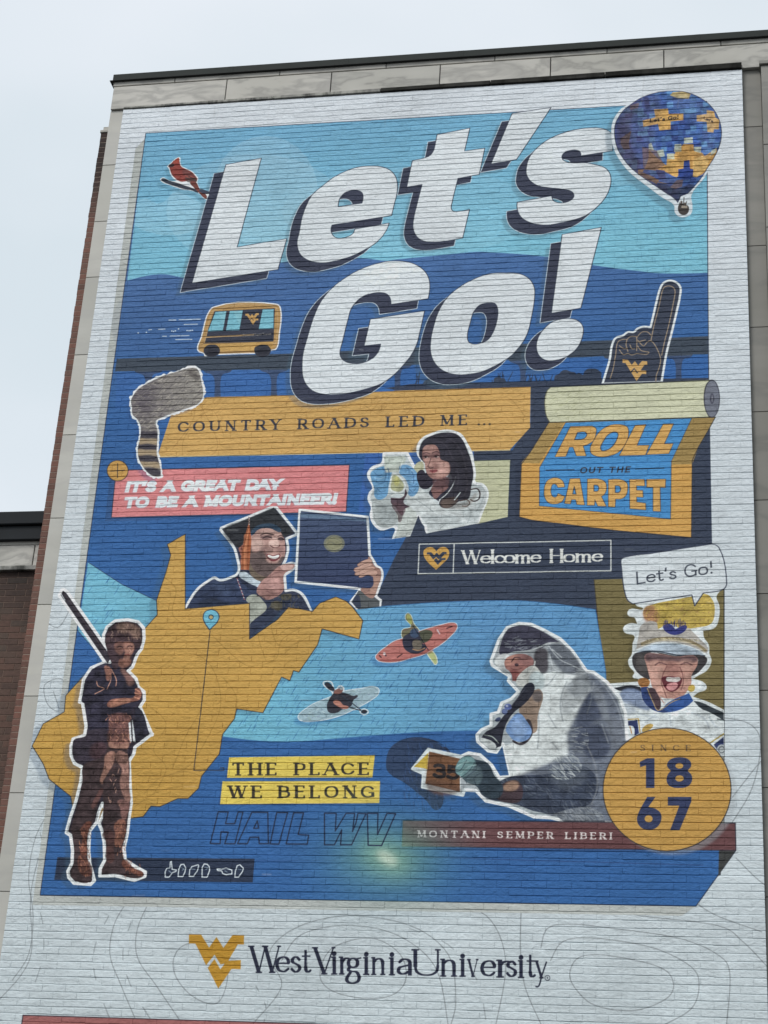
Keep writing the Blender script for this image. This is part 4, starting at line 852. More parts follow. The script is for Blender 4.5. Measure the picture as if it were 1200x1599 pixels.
fill(P(B1, "50,995* 200,970 285,985* 295,1030 200,1020 100,1020"), (34, 38, 46)); fill(P(B1, "110,1030 290,1030 310,1100 380,1180 260,1170 120,1100"), (122, 138, 168), .9, soft=1.5)
fill(P(B1, "290,990* 360,990 400,1100 430,1180* 480,1190 640,1090 720,1040* 760,1110* 700,1160 560,1210 460,1212 380,1180 310,1100"), (48, 66, 112)); fill(P(B1, "360,1000 410,1000 470,1120 450,1190 400,1120"), (72, 58, 64)); fill(P(B1, "480,1185* 530,1130 720,1040* 760,1110* 700,1160 560,1208"), (52, 84, 142))
line(arc_open("350,1000 400,1120 450,1195 560,1125 640,1090", B1), 1.3, (160, 140, 110)); line(arc_open("420,1000 470,1090 500,1130", B1), 1.2, (190, 150, 140))
fill(P(B1, "760,1110* 820,1120 930,1170 1030,1215* 1030,1285* 920,1220 830,1180"), (50, 58, 64)); line(arc_open("975,1272 1030,1280", B1), 1.5, (50, 58, 64))
fill(P(B1, "175,1290* 260,1280* 275,1400* 235,1420* 225,1340 180,1330*"), (48, 58, 100)); line(poly("170,1275 270,1270 285,1390", B1), 1.6, (180, 150, 80)); line(poly("195,1340 210,1400", B1), 2, (170, 130, 90)); fill(P(B1, "300,1380 400,1320 390,1350 330,1385"), (176, 148, 84))
fill(P(B1, "940,1500* 1030,1430* 1030,1550* 980,1560*"), (44, 54, 90)); line(poly("910,1485 1030,1405", B1), 2.4, (170, 150, 84))
for s in ("150,1150 300,1230 450,1260", "700,1200 850,1260 900,1350", "550,1240 560,1330", "900,1250 950,1330 990,1350", "430,1230 330,1300"): line(arc_open(s, B1), 1.4, (160, 172, 184), a=.7, soft=.8)
fill(P(B1, "120,1120 250,1190 150,1230"), (170, 180, 192), .6, soft=2)
fill(ell(B1, 1012, 1545, 42, 46), (170, 176, 176), .8); line(ell(B1, 1012, 1545, 26, 28), 1.4, (84, 90, 96), True)
mottle(BS, 420)
clip_to(None, base=True)
motif('painted_person', 'shouting musician in a plumed white hat and white uniform', np.vstack([BS]), level=1)
# speech bubble
SB = (960, 840, 6.3158)
BUB = P(SB, "62,235* 70,205 120,185 350,155* 955,60* 1000,70 1035,105 1105,430 1100,475 1075,505 875,545* 790,672* 762,562* 180,650* 135,620 110,570")
fill(BUB, (203, 210, 214)); line(BUB, 1.5, (60, 66, 84), True)
text("Let's Go!", (960 + 212 / 6.3158, 840 + 460 / 6.3158), (960 + 975 / 6.3158, 840 + 352 / 6.3158), (-1.2, -19.8), (66, 72, 84), .115, .11, 0, .16)
motif('painted_speech_bubble', 'white speech bubble with thin dark outline', BUB, level=3)

# ---------------------------------------------------------------- suited keeper with torch and card
K1 = (740, 960, 4.8); K2 = (600, 1130, 3.3333)
KS = np.vstack([P(K1, "130,345* 160,265 190,185 250,95 340,63 430,70 520,110 650,180 740,270 845,420* 900,430 1000,505 1095,620 1140,740 1150,940*", False), poly("985,1155 965,1283 935,1281"), P(K2, "930,505* 870,490* 780,485* 650,428* 530,402 478,348* 418,345* 410,372* 200,330* 205,260* 148,235* 230,133* 400,170* 440,152 500,162 560,215 600,280* 660,275* 625,120*", False), P(K1, "225,980* 215,965* 170,1030 110,1020 30,950 25,900 60,860 130,830 130,745 185,730 210,660 280,632 335,575* 260,495 270,460* 140,380*", False)])
cutout(KS, 5.4, (-12, 10), inner=(158, 166, 170))
# hatched shade behind the card
HS = P(K2, "10,210 30,130 90,85 180,70 260,90 330,140* 240,135* 150,235* 205,260* 205,330* 300,345 280,450 210,390 110,310 20,250")
fill(HS, (46, 56, 76), .85)
for i in range(160):
    x, y = random.uniform(100, 330), random.uniform(100, 440); line(poly(f"{x},{y} {x+5},{y+26}", K2), .9, random.choice([(40, 50, 72), (58, 84, 130)]), a=.55)
for i in range(60):
    t = random.uniform(-1.9, .3); x, y = 190 + 150 * math.cos(t), 190 + 115 * math.sin(t); line(poly(f"{x},{y} {x+20},{y+9}", K2), .9, (44, 52, 72), a=.7)
line(P(K2, "400,170* 230,133* 148,235* 205,260* 200,330* 410,372* 418,345*", False), 5, (205, 214, 216))
fill(P(K2, "225,133* 400,175* 400,360* 205,325* 210,255* 150,232*", False), (205, 214, 216))
fill(poly("235,145 395,182 395,355 215,312", K2), (116, 82, 60)); fill(poly("155,225 232,150 225,238 205,232", K2), (190, 164, 72)); fill(poly("220,220 228,160 214,300", K2), (150, 112, 64)); fill(P(K2, "300,300 395,330 395,355 215,312"), (96, 68, 54), .7, soft=2)
text("35", (600 + 258 / 3.333, 1130 + 282 / 3.333), (600 + 385 / 3.333, 1130 + 296 / 3.333), (1, -23), (44, 40, 42), .24, .22, 0, .12)
motif('painted_card', 'brown card numbered 35 with a yellow flap', poly("235,145 395,182 395,355 215,312 210,255 150,232", K2), level=4)
BODY = np.vstack([P(K1, "520,440* 620,420 700,440 840,430* 900,445 1000,530 1080,640 1125,800 1140,940*", False), poly("985,1155 965,1283 935,1281"), P(K2, "870,480* 700,420* 640,380 600,290* 660,275* 625,120*", False), P(K1, "440,890* 470,700 500,560*", False)])
fill(BODY, (204, 210, 210))
clip_to(BODY)
fill(np.vstack([P(K1, "830,430* 900,440 1000,520 1090,640 1135,800 1145,940*", False), poly("990,1160 975,1290 850,1290 790,1255 800,1215"), P(K1, "710,1050* 700,900 740,800 820,650 880,560*", False)]), (88, 96, 112), .92, soft=3)
fill(P(K1, "560,230 650,205 750,290 830,420 760,470 700,560 800,620 880,520 840,430 700,440 620,430"), (120, 126, 132), .9, soft=3)
for s, c, a in (("820,650 900,560 960,640 970,760 900,800 840,900 790,1000 760,900", (66, 74, 94), .8), ("1000,800 1060,760 1120,850 1100,980 1000,1000", (116, 122, 132), .7), ("900,820 1000,880 1010,1040 880,1080 820,1000", (56, 64, 84), .8), ("900,520 950,560 1000,700 1000,800 940,700", (130, 136, 144), .7), ("700,520 800,500 840,600 760,700 690,760", (150, 156, 160), .6)):
    fill(P(K1, s), c, a, soft=3)
for s in ("700,500 660,600 650,700 670,800", "480,700 490,850 480,1000", "560,750 620,850", "590,960 640,1020", "890,520 880,640 850,740", "980,640 1000,760 1050,860", "620,440 560,520 480,560"): line(arc_open(s, K1), 1.5, (118, 126, 134), a=.7, soft=.7)
for s in ("900,450 1000,560 1080,700 1120,860", "840,600 890,560 900,500", "960,820 1010,960"): line(arc_open(s, K1), 1.6, (164, 170, 176), a=.5, soft=1)
clip_to(None)
ARM = P(K2, "600,300 660,275 720,270 850,262 950,240 1050,225 1110,290 1110,370 1050,430 980,450 880,468 780,455 700,425 620,408 540,390 500,350 560,320")
fill(ARM, (56, 64, 80)); speckle(ARM, [(84, 92, 108), (38, 46, 62), (104, 112, 124), (48, 56, 74)], 330, 11, 1.5, .75, .5, .4)
fill(P(K2, "860,250 960,240 1060,240 1000,330 900,320"), (100, 108, 120), .5, soft=4); speckle(P(K2, "880,190 980,160 1030,230 960,290 860,260"), [(200, 206, 206), (110, 118, 128), (160, 168, 172)], 130, 12, 1.4, .7, .4, .5)
line(arc_open("1060,120 1100,220 1110,330 1080,420", K2), 1.8, (134, 138, 144), a=.6, soft=.8)
speckle(P(K2, "950,30 1040,20 1060,120 1000,160 950,120"), [(180, 186, 188), (90, 98, 112)], 60, 10, 1.3, .1, .3, .4)
fill(P(K2, "880,470* 960,445 1060,430 1140,470* 1150,512* 940,512*", False), (110, 116, 124)); speckle(P(K2, "880,470* 1060,430 1140,470* 1150,510* 940,510*"), [(150, 156, 162), (80, 88, 102)], 120, 10, 1.3, .8, .4, .5)
fill(P(K2, "600,330 700,300 712,400 650,412 590,390"), (66, 54, 60)); fill(P(K2, "620,335 690,300 700,330 640,350"), (160, 130, 110), .8, soft=1.5)
GLV = P(K2, "372,250 400,180 440,165 475,185 540,205 575,270 620,330 600,385 520,375 480,325 430,305 400,275")
fill(GLV, (46, 58, 68)); clip_to(GLV); fill(P(K2, "370,240 410,175 470,185 430,270 390,280"), (120, 156, 158), .9, soft=1.5); fill(P(K2, "420,300 440,240 500,230 490,320"), (92, 110, 116), .7, soft=1.5); clip_to(None)
for s in ("372,250 400,240 430,190", "395,282 440,250 470,205", "430,310 430,280 480,240", "480,325 470,280 520,250"): line(arc_open(s, K2), 1.3, (54, 66, 78), a=.8)
for s in ("380,225 410,205 440,200", "400,262 440,225 480,215"): line(arc_open(s, K2), 1.5, (156, 184, 184), a=.7, soft=.4)
# hood
fill(P(K1, "160,340 175,270 200,200 260,105 340,80 430,88 520,128 650,205 745,290 800,400 840,430 700,445 620,420 540,430 440,380 300,400 240,440 170,370"), (150, 156, 160))
fill(P(K1, "205,215 260,108 340,80 430,88 520,128 650,208* 560,210 520,245 430,270 300,275 200,300"), (60, 60, 76))
for i in range(40): x, y = random.uniform(220, 460), random.uniform(180, 270); line(poly(f"{x},{y} {x+random.uniform(10,50)},{y+random.uniform(-24,8)}", K1), 1.1, (150, 156, 164), a=.4)
line(arc_open("180,330 280,290 420,268 500,240 560,215 640,212", K1), 3, (168, 174, 176)); fill(P(K1, "160,335 262,300 236,405 205,410 165,370"), (196, 200, 200), .95, soft=1)
fill(P(K1, "560,240 640,212 740,290 800,400 700,440 620,380"), (92, 98, 108), .9, soft=2)
for s in ("560,230 640,330 740,380 800,410", "590,260 660,320", "570,300 600,400 660,430"): line(arc_open(s, K1), 2, (178, 184, 188), a=.7, soft=.6)
KF = P(K1, "235,340 300,300 400,300 450,340 440,390 390,430 330,495 290,495* 285,450 265,420 240,400")
fill(KF, (146, 104, 98)); clip_to(KF); fill(P(K1, "240,300 340,310 300,360 240,380"), (176, 130, 116), .7, soft=2); fill(P(K1, "270,420 330,420 330,500 280,500"), (120, 68, 66), .8, soft=1.5); fill(P(K1, "330,310 450,310 440,380 360,370"), (136, 100, 98), .7, soft=2); clip_to(None)
line(arc_open("285,350 310,320 350,325", K1), 2, (70, 48, 52)); fill(ell(K1, 322, 375, 16, 12), (60, 44, 50)); line(arc_open("280,400 320,412 360,400", K1), 1.5, (100, 62, 62), a=.8)
fill(P(K1, "465,270 540,255 558,330 545,430 490,438 455,370"), (58, 52, 60), .9, soft=1.5)
fill(P(K1, "318,495 390,405 450,380 510,450 520,500 450,480 370,545 330,530"), (178, 180, 176)); fill(P(K1, "440,430 520,450 510,560 440,560"), (176, 188, 190), .9, soft=1.5); line(arc_open("460,350 450,390 400,470", K1), 1.6, (196, 198, 194))
fill(P(K1, "380,640 420,590 500,560 480,760 450,890 410,830 340,720"), (140, 122, 108)); fill(P(K1, "440,590 500,570 500,650 460,650"), (82, 80, 84), .8, soft=1.5)
fill(P(K1, "400,780 445,860 440,900 370,975 320,970 290,940 340,960 400,920"), (60, 56, 62)); fill(P(K1, "240,865 290,770 335,735 400,800 435,870 420,920 360,952 300,940 262,900"), (112, 142, 184)); fill(P(K1, "290,800 350,780 400,860 350,930 300,900"), (140, 166, 200), .6, soft=2)
TOR = P(K1, "400,515 440,512 458,548 400,650 290,745 235,840 205,985* 165,1000* 55,925* 90,880 160,840 215,770 330,620")
fill(TOR, (40, 42, 54)); fill(ell(K1, 258, 690, 28, 24), (84, 98, 150)); fill(ell(K1, 232, 725, 22, 22), (96, 110, 150)); fill(ell(K1, 250, 684, 10, 8), (170, 180, 205)); fill(P(K1, "160,790 200,770 200,790 170,800"), (60, 70, 100))
fill(P(K1, "52,925 75,925 170,985 160,1002 105,990"), (186, 192, 192)); line(arc_open("80,900 140,915 185,960", K1), 1.4, (150, 160, 156)); line(arc_open("270,700 380,560", K1), 1.4, (84, 86, 100), a=.6)
mottle(KS, 900)
motif('painted_person', 'keeper in a white hooded suit looking down with a torch', KS, level=2)

# ---------------------------------------------------------------- bottom bar, disc, small boxes
fill(poly("636,1280 629,1320 629,1326 700,1328 1060,1331 1060,1326"), (45, 70, 110), .5)
fill(poly("1126,1329 1149.5,1328 1120,1368 1126,1366"), (56, 62, 72)); fill(poly("1123,1328 1149.5,1328 1122,1367"), (58, 60, 60))
BAR = poly("629.5,1281.5 1148.5,1285.5 1149.5,1328 628,1321.5"); fill(BAR, (98, 66, 68)); line(BAR, 1.1, (56, 48, 58), True)
text("MONTANI SEMPER LIBERI", (652.5, 1307.5), (955.5, 1311), (.3, -11), (206, 198, 196), .2, .1, .1, .46, wf=1.2)
motif('painted_motto_bar', 'dark maroon bar with spaced serif lettering', BAR, level=1)
line(np.array([(625, 1337.5), (1098, 1351)]), 1.2, (42, 66, 112), a=.8); line(np.array([(400, 1344), (625, 1344)]), 1, (42, 66, 112), a=.5)
DISC = ell(PH, 1042, 1233, 100, 96, 0, 60); fill(DISC + np.array((9, 6)), (150, 156, 160), .4, soft=2); fill(DISC, (184, 144, 78)); line(DISC, 1.4, (66, 62, 62), True)
C6 = (920, 1130, 5.0)
def b6(s, a, b, y0, y1, up, w): text(s, (920 + a / 5, 1130 + y0 / 5), (920 + b / 5, 1130 + y1 / 5), (0, up / 5), (52, 60, 90), w, w, 0, .1)
text("SINCE", (920 + 402 / 5, 1130 + 214 / 5), (920 + 792 / 5, 1130 + 214 / 5), (0, -9.6), (88, 74, 64), .14, .07, .1, .5)
fill(poly("396,300 455,270 512,270 512,503 445,503 445,325 400,340", C6), (52, 60, 90))
fill(P(C6, "702,262 765,272 795,300 798,330 770,368* 800,400 806,440 785,480 750,498 702,503 655,498 620,478 606,440 615,400 640,368* 610,330 620,295 650,272"), (52, 60, 90), 1, [ell(C6, 706, 330, 30, 22), ell(C6, 707, 428, 33, 24)])
fill(P(C6, "455,572* 520,572* 465,650* 520,665 560,700 566,745 545,795 510,822 465,830 420,820 385,785 375,740 390,690 430,615"), (52, 60, 90), 1, [ell(C6, 466, 742, 31, 28)])
fill(poly("616,572 800,572 800,608 708,832 634,832 706,640 616,640", C6), (52, 60, 90))
motif('painted_founding_disc', 'big gold disc with dark blue numerals', DISC, level=4)
Y1 = (310, 1160, 3.5294)
for s, lab in (("170,80 973,68 960,190 158,192", 'upper'), ("133,212 1002,210 998,332 120,338", 'lower')):
    q = poly(s, Y1); fill(q + np.array((-3, 2)), (44, 72, 120), .5); fill(q, (212, 190, 92)); motif('painted_text_strip', lab + ' yellow strip with dark serif lettering', q, level=1)
text("THE PLACE", (310 + 190 / 3.5294, 1160 + 180 / 3.5294), (310 + 936 / 3.5294, 1160 + 178 / 3.5294), (0, -20), (56, 52, 44), .2, .09, .1, .3)
text("WE BELONG", (310 + 172 / 3.5294, 1160 + 306 / 3.5294), (310 + 968 / 3.5294, 1160 + 305 / 3.5294), (0, -20), (56, 52, 44), .2, .09, .1, .28)
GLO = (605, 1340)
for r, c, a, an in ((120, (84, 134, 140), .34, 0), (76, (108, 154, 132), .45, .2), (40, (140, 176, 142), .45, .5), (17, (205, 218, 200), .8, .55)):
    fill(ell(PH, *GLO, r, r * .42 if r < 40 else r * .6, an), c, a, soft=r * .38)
for s in ("110,380 165,381 150,445 200,446 220,381 246,382 202,556 146,556 165,492 125,490 120,556 66,554", "295,382 383,382 386,556 336,556 333,520 285,520 270,556 216,556", "325,430 333,470 305,472", "432,384 492,384 444,558 396,557", "525,385 580,386 550,505 608,508 600,558 484,557",
          "695,387 760,388 755,485 815,388 862,388 850,488 870,440 880,388 924,390 845,562 784,562 790,480 750,562 696,562", "932,388 990,388 988,505 1040,388 1088,390 1010,566 936,564"):
    line(poly(s, Y1), 1.9, (36, 46, 70), True)
# ---------------------------------------------------------------- university wordmark
WVmark((280 + 62 / 4, 1440 + 76 / 4), (280 + 406 / 4, 1440 + 82 / 4), (1.5, -84), (178, 134, 48))
INK = (38, 42, 60)
def wm(ch, x0, x1, o, yb, up=172, wk=.13, wn=.055, sf=.05):
    """one letter of the wordmark, its ink stretched between x0 and x1 (quarter photo pixels)"""
    xs = [float(q.split(',')[0]) for st in GL[ch][1].split(';') for q in st[1:].split()]; a_, b_ = min(xs), max(xs)
    pad = up / 4 * ((wk / 2 + sf) if ch in 'WVUinrvy' else wk * .36); sc_ = up / 4
    if ch == 'i': d = sc_; xo = (x0 + x1) / 8 - a_ * d
    elif ch in 'r': d = ((x1 - x0) / 4 - pad) / (b_ - a_); xo = x0 / 4 + pad - a_ * d
    else: d = ((x1 - x0) / 4 - 2 * pad) / (b_ - a_); xo = x0 / 4 + pad - a_ * d
    glyph(ch, lambda q: np.array((o[0] + xo + d * q[0], o[1] + yb / 4 - sc_ * q[1])), INK, wk, wn, sf)
V1_ = (280, 1440); V2_ = (580, 1440)
for c, a, b, y in (('W', 430, 645, 318), ('e', 603, 690, 320), ('s', 695, 760, 320), ('t', 762, 828, 321), ('V', 828, 985, 327), ('i', 948, 990, 328), ('r', 996, 1066, 328), ('g', 1040, 1142, 329), ('i', 1142, 1196, 331)): wm(c, a, b, V1_, y, wk=.14 if c in 'WV' else .13)
for c, a, b, y in (('n', -4, 92, 331), ('i', 102, 156, 333), ('a', 162, 250, 334), ('U', 258, 434, 340), ('n', 430, 537, 341), ('i', 540, 602, 342), ('v', 590, 682, 343), ('e', 684, 776, 345), ('r', 785, 872, 347), ('s', 842, 908, 348), ('i', 908, 964, 350), ('t', 966, 1030, 351), ('y', 1010, 1114, 352)): wm(c, a, b, V2_, y, wk=.105 if c == 'U' else .13)
e = ell((580, 1440, 4), 1101, 348, 15, 16); line(e, .8, INK, True); glyph('R', lambda q: np.array((580 + 1096 / 4, 1440 + 356 / 4)) + np.array((q[0] * 3.5, -q[1] * 4)), INK, .2, .15, 0)
motif('painted_logo', 'gold interlocking letters beside the university name', poly("295,1459 381,1460 381,1470 372,1475 379,1500 378,1510 362,1512 343,1545 325,1510 318,1490 305,1473 295,1473"), level=1)
# pink panel below
Q = np.array([(.296, -1.092), (6.6, -1.092), (6.6, -1.56), (.296, -1.56)]); Q = np.c_[(Q[:, 0] - U0) * S, (V1 - Q[:, 1]) * S]
put(raster([Q]), lin((150, 96, 94))); put(stroke_c(Q, 3, True), lin((58, 46, 56)))

for i in range(20):                          # faint run marks and scuffs on the white
    x = random.uniform(195, 1150); y = 172 - (x - 193) * .065 + 4; l = random.uniform(8, 60)
    line(np.array([(x, y), (x - l * .1, y + l)]), random.uniform(1, 3), (150, 152, 150), a=random.uniform(.06, .22), soft=1)
for i in range(110):
    x, y = random.uniform(10, 1190), random.uniform(180, 1590); l = random.uniform(4, 22)
    line(np.array([(x, y), (x + l, y + random.uniform(-1, 1))]), random.uniform(1, 2.4), random.choice([(120, 124, 126), (225, 230, 232), (90, 96, 104)]), a=random.uniform(.04, .12), soft=1)
# wear: the painters' coats vary a little, brush marks, a few chips
nz = RNG.normal(0, 1, (CHT // 12 + 2, CW // 40 + 2)).astype(np.float32)
nz = np.kron(nz, np.ones((12, 40), np.float32))[:CHT, :CW]; nz = blur(nz, 6)
n2 = blur(RNG.normal(0, 1, (CHT, CW)).astype(np.float32), 2)
n3 = np.kron(RNG.normal(0, 1, (CHT // 90 + 2, CW // 120 + 2)).astype(np.float32), np.ones((90, 120), np.float32))[:CHT, :CW]; n3 = blur(n3, 60)
IMG *= (1 + np.clip(.022 * nz / nz.std() + .02 * n2 / n2.std() + .03 * n3 / n3.std(), -.2, .2))[..., None]
np.clip(IMG, 0.012, .88, IMG)
paint_img = bpy.data.images.new("mural_paint", CW, CHT, alpha=False, float_buffer=False)
paint_img.colorspace_settings.name = 'sRGB'
g = np.where(IMG <= .0031308, IMG * 12.92, 1.055 * np.power(IMG, 1 / 2.4) - .055)
px = np.ones((CHT, CW, 4), np.float32); px[..., :3] = g[::-1]
paint_img.pixels.foreach_set(px.ravel()); paint_img.update(); paint_img.pack()

# ================================================================== materials
def new_mat(name):
    m = bpy.data.materials.new(name); m.use_nodes = True
    t = m.node_tree; t.nodes.clear()
    o = t.nodes.new('ShaderNodeOutputMaterial'); b = t.nodes.new('ShaderNodeBsdfPrincipled')
    t.links.new(b.outputs[0], o.inputs[0]); return m, t, b

def noise(t, vec, scale, detail=4, rough=.55):
    n = t.nodes.new('ShaderNodeTexNoise'); n.inputs['Scale'].default_value = scale
    n.inputs['Detail'].default_value = detail; n.inputs['Roughness'].default_value = rough
    if vec is not None: t.links.new(vec, n.inputs['Vector'])
    return n

def ramp(t, src, stops):
    r = t.nodes.new('ShaderNodeValToRGB'); e = r.color_ramp.elements
    while len(e) < len(stops): e.new(.5)
    for k, (p, c) in zip(e, stops): k.position = p; k.color = (*c, 1)
    t.links.new(src, r.inputs[0]); return r

def mix(t, mode, fac, a, b):
    m = t.nodes.new('ShaderNodeMixRGB'); m.blend_type = mode
    for s, v in (('Fac', fac), ('Color1', a), ('Color2', b)):
        if hasattr(v, 'links') or isinstance(v, bpy.types.NodeSocket): t.links.new(v, m.inputs[s])
        else: m.inputs[s].default_value = v if s == 'Fac' else (*v, 1)
    return m.outputs[0]

def bump(t, b, src, dist, strength=1.0, prev=None):
    n = t.nodes.new('ShaderNodeBump'); n.inputs['Distance'].default_value = dist; n.inputs['Strength'].default_value = strength
    t.links.new(src, n.inputs['Height'])
    if prev is not None: t.links.new(prev, n.inputs['Normal'])
    t.links.new(n.outputs[0], b.inputs['Normal']); return n.outputs[0]

def coords(t, ref=None, scale=(1, 1, 1)):
    c = t.nodes.new('ShaderNodeTexCoord'); m = t.nodes.new('ShaderNodeMapping'); m.inputs['Scale'].default_value = scale
    if ref is not None: c.object = ref
    t.links.new(c.outputs['Object'], m.inputs['Vector']); return m.outputs[0]

# ================================================================== things
def thing(name, label, cat, loc=(0, 0, 0), group=None):
    o = bpy.data.objects.new(name, None); COL.objects.link(o); o.location = loc; o.empty_display_size = .3
    o['label'] = label; o['category'] = cat; o['kind'] = 'thing'
    if group: o['group'] = group
    return o

def link(name, me, parent=None, label=None, kind=None):
    o = bpy.data.objects.new(name, me); COL.objects.link(o)
    if parent is not None: o.parent = parent
    if label: o['label'] = label
    if kind: o['kind'] = kind
    return o

def mesh(name, v, f, mat):
    me = bpy.data.meshes.new(name); me.from_pydata([tuple(p) for p in v], [], f); me.materials.append(mat); me.update(); return me

def slab(u0, u1, v0, v1, w0, w1, be=.004, top=None):
    """box in wall coordinates with a small chamfer round its face; top = other height at the right end"""
    tr = v1 if top is None else top
    ring = [(u0, v0), (u1, v0), (u1, tr), (u0, v1)]
    inn = [(u0 + be, v0 + be), (u1 - be, v0 + be), (u1 - be, tr - be), (u0 + be, v1 - be)]
    V = [(a, -w0, b) for a, b in ring] + [(a, -(w1 - be), b) for a, b in ring] + [(a, -w1, b) for a, b in inn]
    F = [(8, 9, 10, 11), (3, 2, 1, 0)]
    for i in range(4):
        j = (i + 1) % 4; F += [(i, j, 4 + j, 4 + i), (4 + i, 4 + j, 8 + j, 8 + i)]
    return V, F

def part_slab(name, par, mat, *a, **k):
    lab = k.pop('label', None)
    V, F = slab(*a, **k); return link(name, mesh(name, V, F, mat), par, lab)

# ================================================================== the painted brick wall
wall = thing('mural_wall', 'tall white painted brick wall carrying a large blue and gold mural', 'mural wall', (0, 0, Z0))
pm, t, b = new_mat('mural_paint')
c = t.nodes.new('ShaderNodeTexCoord'); c.object = wall
sp = t.nodes.new('ShaderNodeSeparateXYZ'); t.links.new(c.outputs['Object'], sp.inputs[0])
def mad(src, mul, add):
    n = t.nodes.new('ShaderNodeMath'); n.operation = 'MULTIPLY_ADD'; n.inputs[1].default_value = mul; n.inputs[2].default_value = add
    t.links.new(src, n.inputs[0]); return n.outputs[0]
uu = mad(sp.outputs['X'], S / CW, -U0 * S / CW); vv = mad(sp.outputs['Z'], S / CHT, 1 - V1 * S / CHT)
cb = t.nodes.new('ShaderNodeCombineXYZ'); t.links.new(uu, cb.inputs[0]); t.links.new(vv, cb.inputs[1])
im = t.nodes.new('ShaderNodeTexImage'); im.image = paint_img; im.extension = 'EXTEND'; im.interpolation = 'Cubic'
t.links.new(cb.outputs[0], im.inputs[0])
mpn = t.nodes.new('ShaderNodeMapping'); mpn.inputs['Scale'].default_value = (1, 1, 1.7); t.links.new(c.outputs['Object'], mpn.inputs[0])
n1 = noise(t, mpn.outputs[0], 16, 5, .6); n2 = noise(t, mpn.outputs[0], 75, 3, .6); n3 = noise(t, mpn.outputs[0], 3, 3, .6)
r3 = ramp(t, n3.outputs['Fac'], [(.3, (.955, .955, .95)), (.7, (1, 1, 1))])
t.links.new(mix(t, 'MULTIPLY', 1.0, im.outputs['Color'], r3.outputs[0]), b.inputs['Base Color'])
b.inputs['Roughness'].default_value = .68; b.inputs['Specular IOR Level'].default_value = .16
k = bump(t, b, n1.outputs['Fac'], .016, .8); bump(t, b, n2.outputs['Fac'], .004, .8, k)

BJ, HJ, BEV, BEH = .0040, .0004, .0046, .0008
bricks = []                                  # (u0,u1,v0,v1,a,b,c, course)
K0 = -80
for kk in range(K0, COURSES):
    off = 0 if kk % 2 else BL / 2
    edges = [0.0] + [off + i * BL for i in range(0 if off else 1, 31)] + [WALL_W]
    edges = [e for i, e in enumerate(edges) if i == 0 or e - edges[i - 1] > .01]
    rj = random.gauss(0, .0007)
    for i in range(len(edges) - 1):
        j1 = random.gauss(0, .0016) if 0 < i else 0
        hj = random.choice((0, 0, 0, .0004, .0012)); u0 = edges[i] + HJ / 2 + hj + j1 * .3; u1 = edges[i + 1] - HJ / 2
        dv = random.gauss(0, .0010) + rj
        v0 = kk * CH + BJ / 2 + dv + random.uniform(-.0012, .0012); v1 = (kk + 1) * CH - BJ / 2 + dv * .4 + random.uniform(-.0008, .0008)
        bricks.append((u0, u1, v0, v1, random.gauss(0, .0009), random.gauss(0, .003), random.gauss(0, .014), kk))
BR_ = np.array(bricks)

def proj(u, v, w=0.0):
    q = RC @ (np.array([u, v, w]) - CAM); return 600 + FOC * q[0] / q[2], 799.5 + FOC * q[1] / q[2]

def seen_area(r):
    q = [proj(x, z) for x, z in ((r[0], r[2]), (r[1], r[2]), (r[1], r[3]), (r[0], r[3]))]
    if max(p[1] for p in q) > 1597 or min(p[1] for p in q) < 2 or min(p[0] for p in q) < 1 or max(p[0] for p in q) > 1199: return 0
    return abs(sum(q[i][0] * q[(i + 1) % 4][1] - q[(i + 1) % 4][0] * q[i][1] for i in range(4))) / 2
cand = [i for i in range(len(bricks)) if -20 < bricks[i][7] < 14 and bricks[i][1] - bricks[i][0] > .15]
cand.sort(key=lambda i: -seen_area(bricks[i])); single = set(cand[:300])

def brick_vf(w, h, be=BEV, back=.022):
    x, z = w / 2, h / 2
    ring = [(-x, -z), (x, -z), (x, z), (-x, z)]; inn = [(-x + BEH, -z + be), (x - BEH, -z + be), (x - BEH, z - be), (-x + BEH, z - be)]
    V = [(a, back, b_) for a, b_ in ring] + [(a, be, b_) for a, b_ in ring] + [(a, 0, b_) for a, b_ in inn]
    F = [(8, 9, 10, 11)]
    for i in range(4):
        j = (i + 1) % 4; F += [(i, j, 4 + j, 4 + i), (4 + i, 4 + j, 8 + j, 8 + i)]
    return V, F

shapes = {}
def shape_for(w, h):
    key = (round(w / .002), round(h / .001))
    if key not in shapes:
        V, F = brick_vf(key[0] * .002, key[1] * .001); shapes[key] = mesh('brick', V, F, pm)
    return shapes[key]
SV, SF = [], []
for i, r in enumerate(bricks):
    u0, u1, v0, v1, a, bb, cc, _ = r
    cx, cz = (u0 + u1) / 2, (v0 + v1) / 2
    if i in single:
        o = link('brick', shape_for(u1 - u0, v1 - v0), wall); o.location = (cx, -a, cz); o.rotation_euler = (cc, 0, -bb)
    else:
        V, F = brick_vf(u1 - u0, v1 - v0); n0 = len(SV)
        SV += [(x + cx, y - (a + bb * x + cc * z), z + cz) for x, y, z in V]; SF += [tuple(q + n0 for q in f) for f in F]
link('brick_field', mesh('brick_field', SV, SF, pm), wall, kind='stuff')
V, F = slab(.003, WALL_W - .003, K0 * CH, WALL_H - .002, -.13, -.0048, .001)
link('mortar', mesh('mortar', V, F, pm), wall)

# painted motifs: coats of paint lying on the brick faces
def clip_half(pl, ax, val, keep_gt):
    out = []
    for i in range(len(pl)):
        p, q = pl[i - 1], pl[i]
        ip = (p[ax] >= val) == keep_gt or p[ax] == val; iq = (q[ax] >= val) == keep_gt or q[ax] == val
        if ip != iq:
            t_ = (val - p[ax]) / (q[ax] - p[ax]); out.append((p[0] + (q[0] - p[0]) * t_, p[1] + (q[1] - p[1]) * t_))
        if iq: out.append(q)
    return out

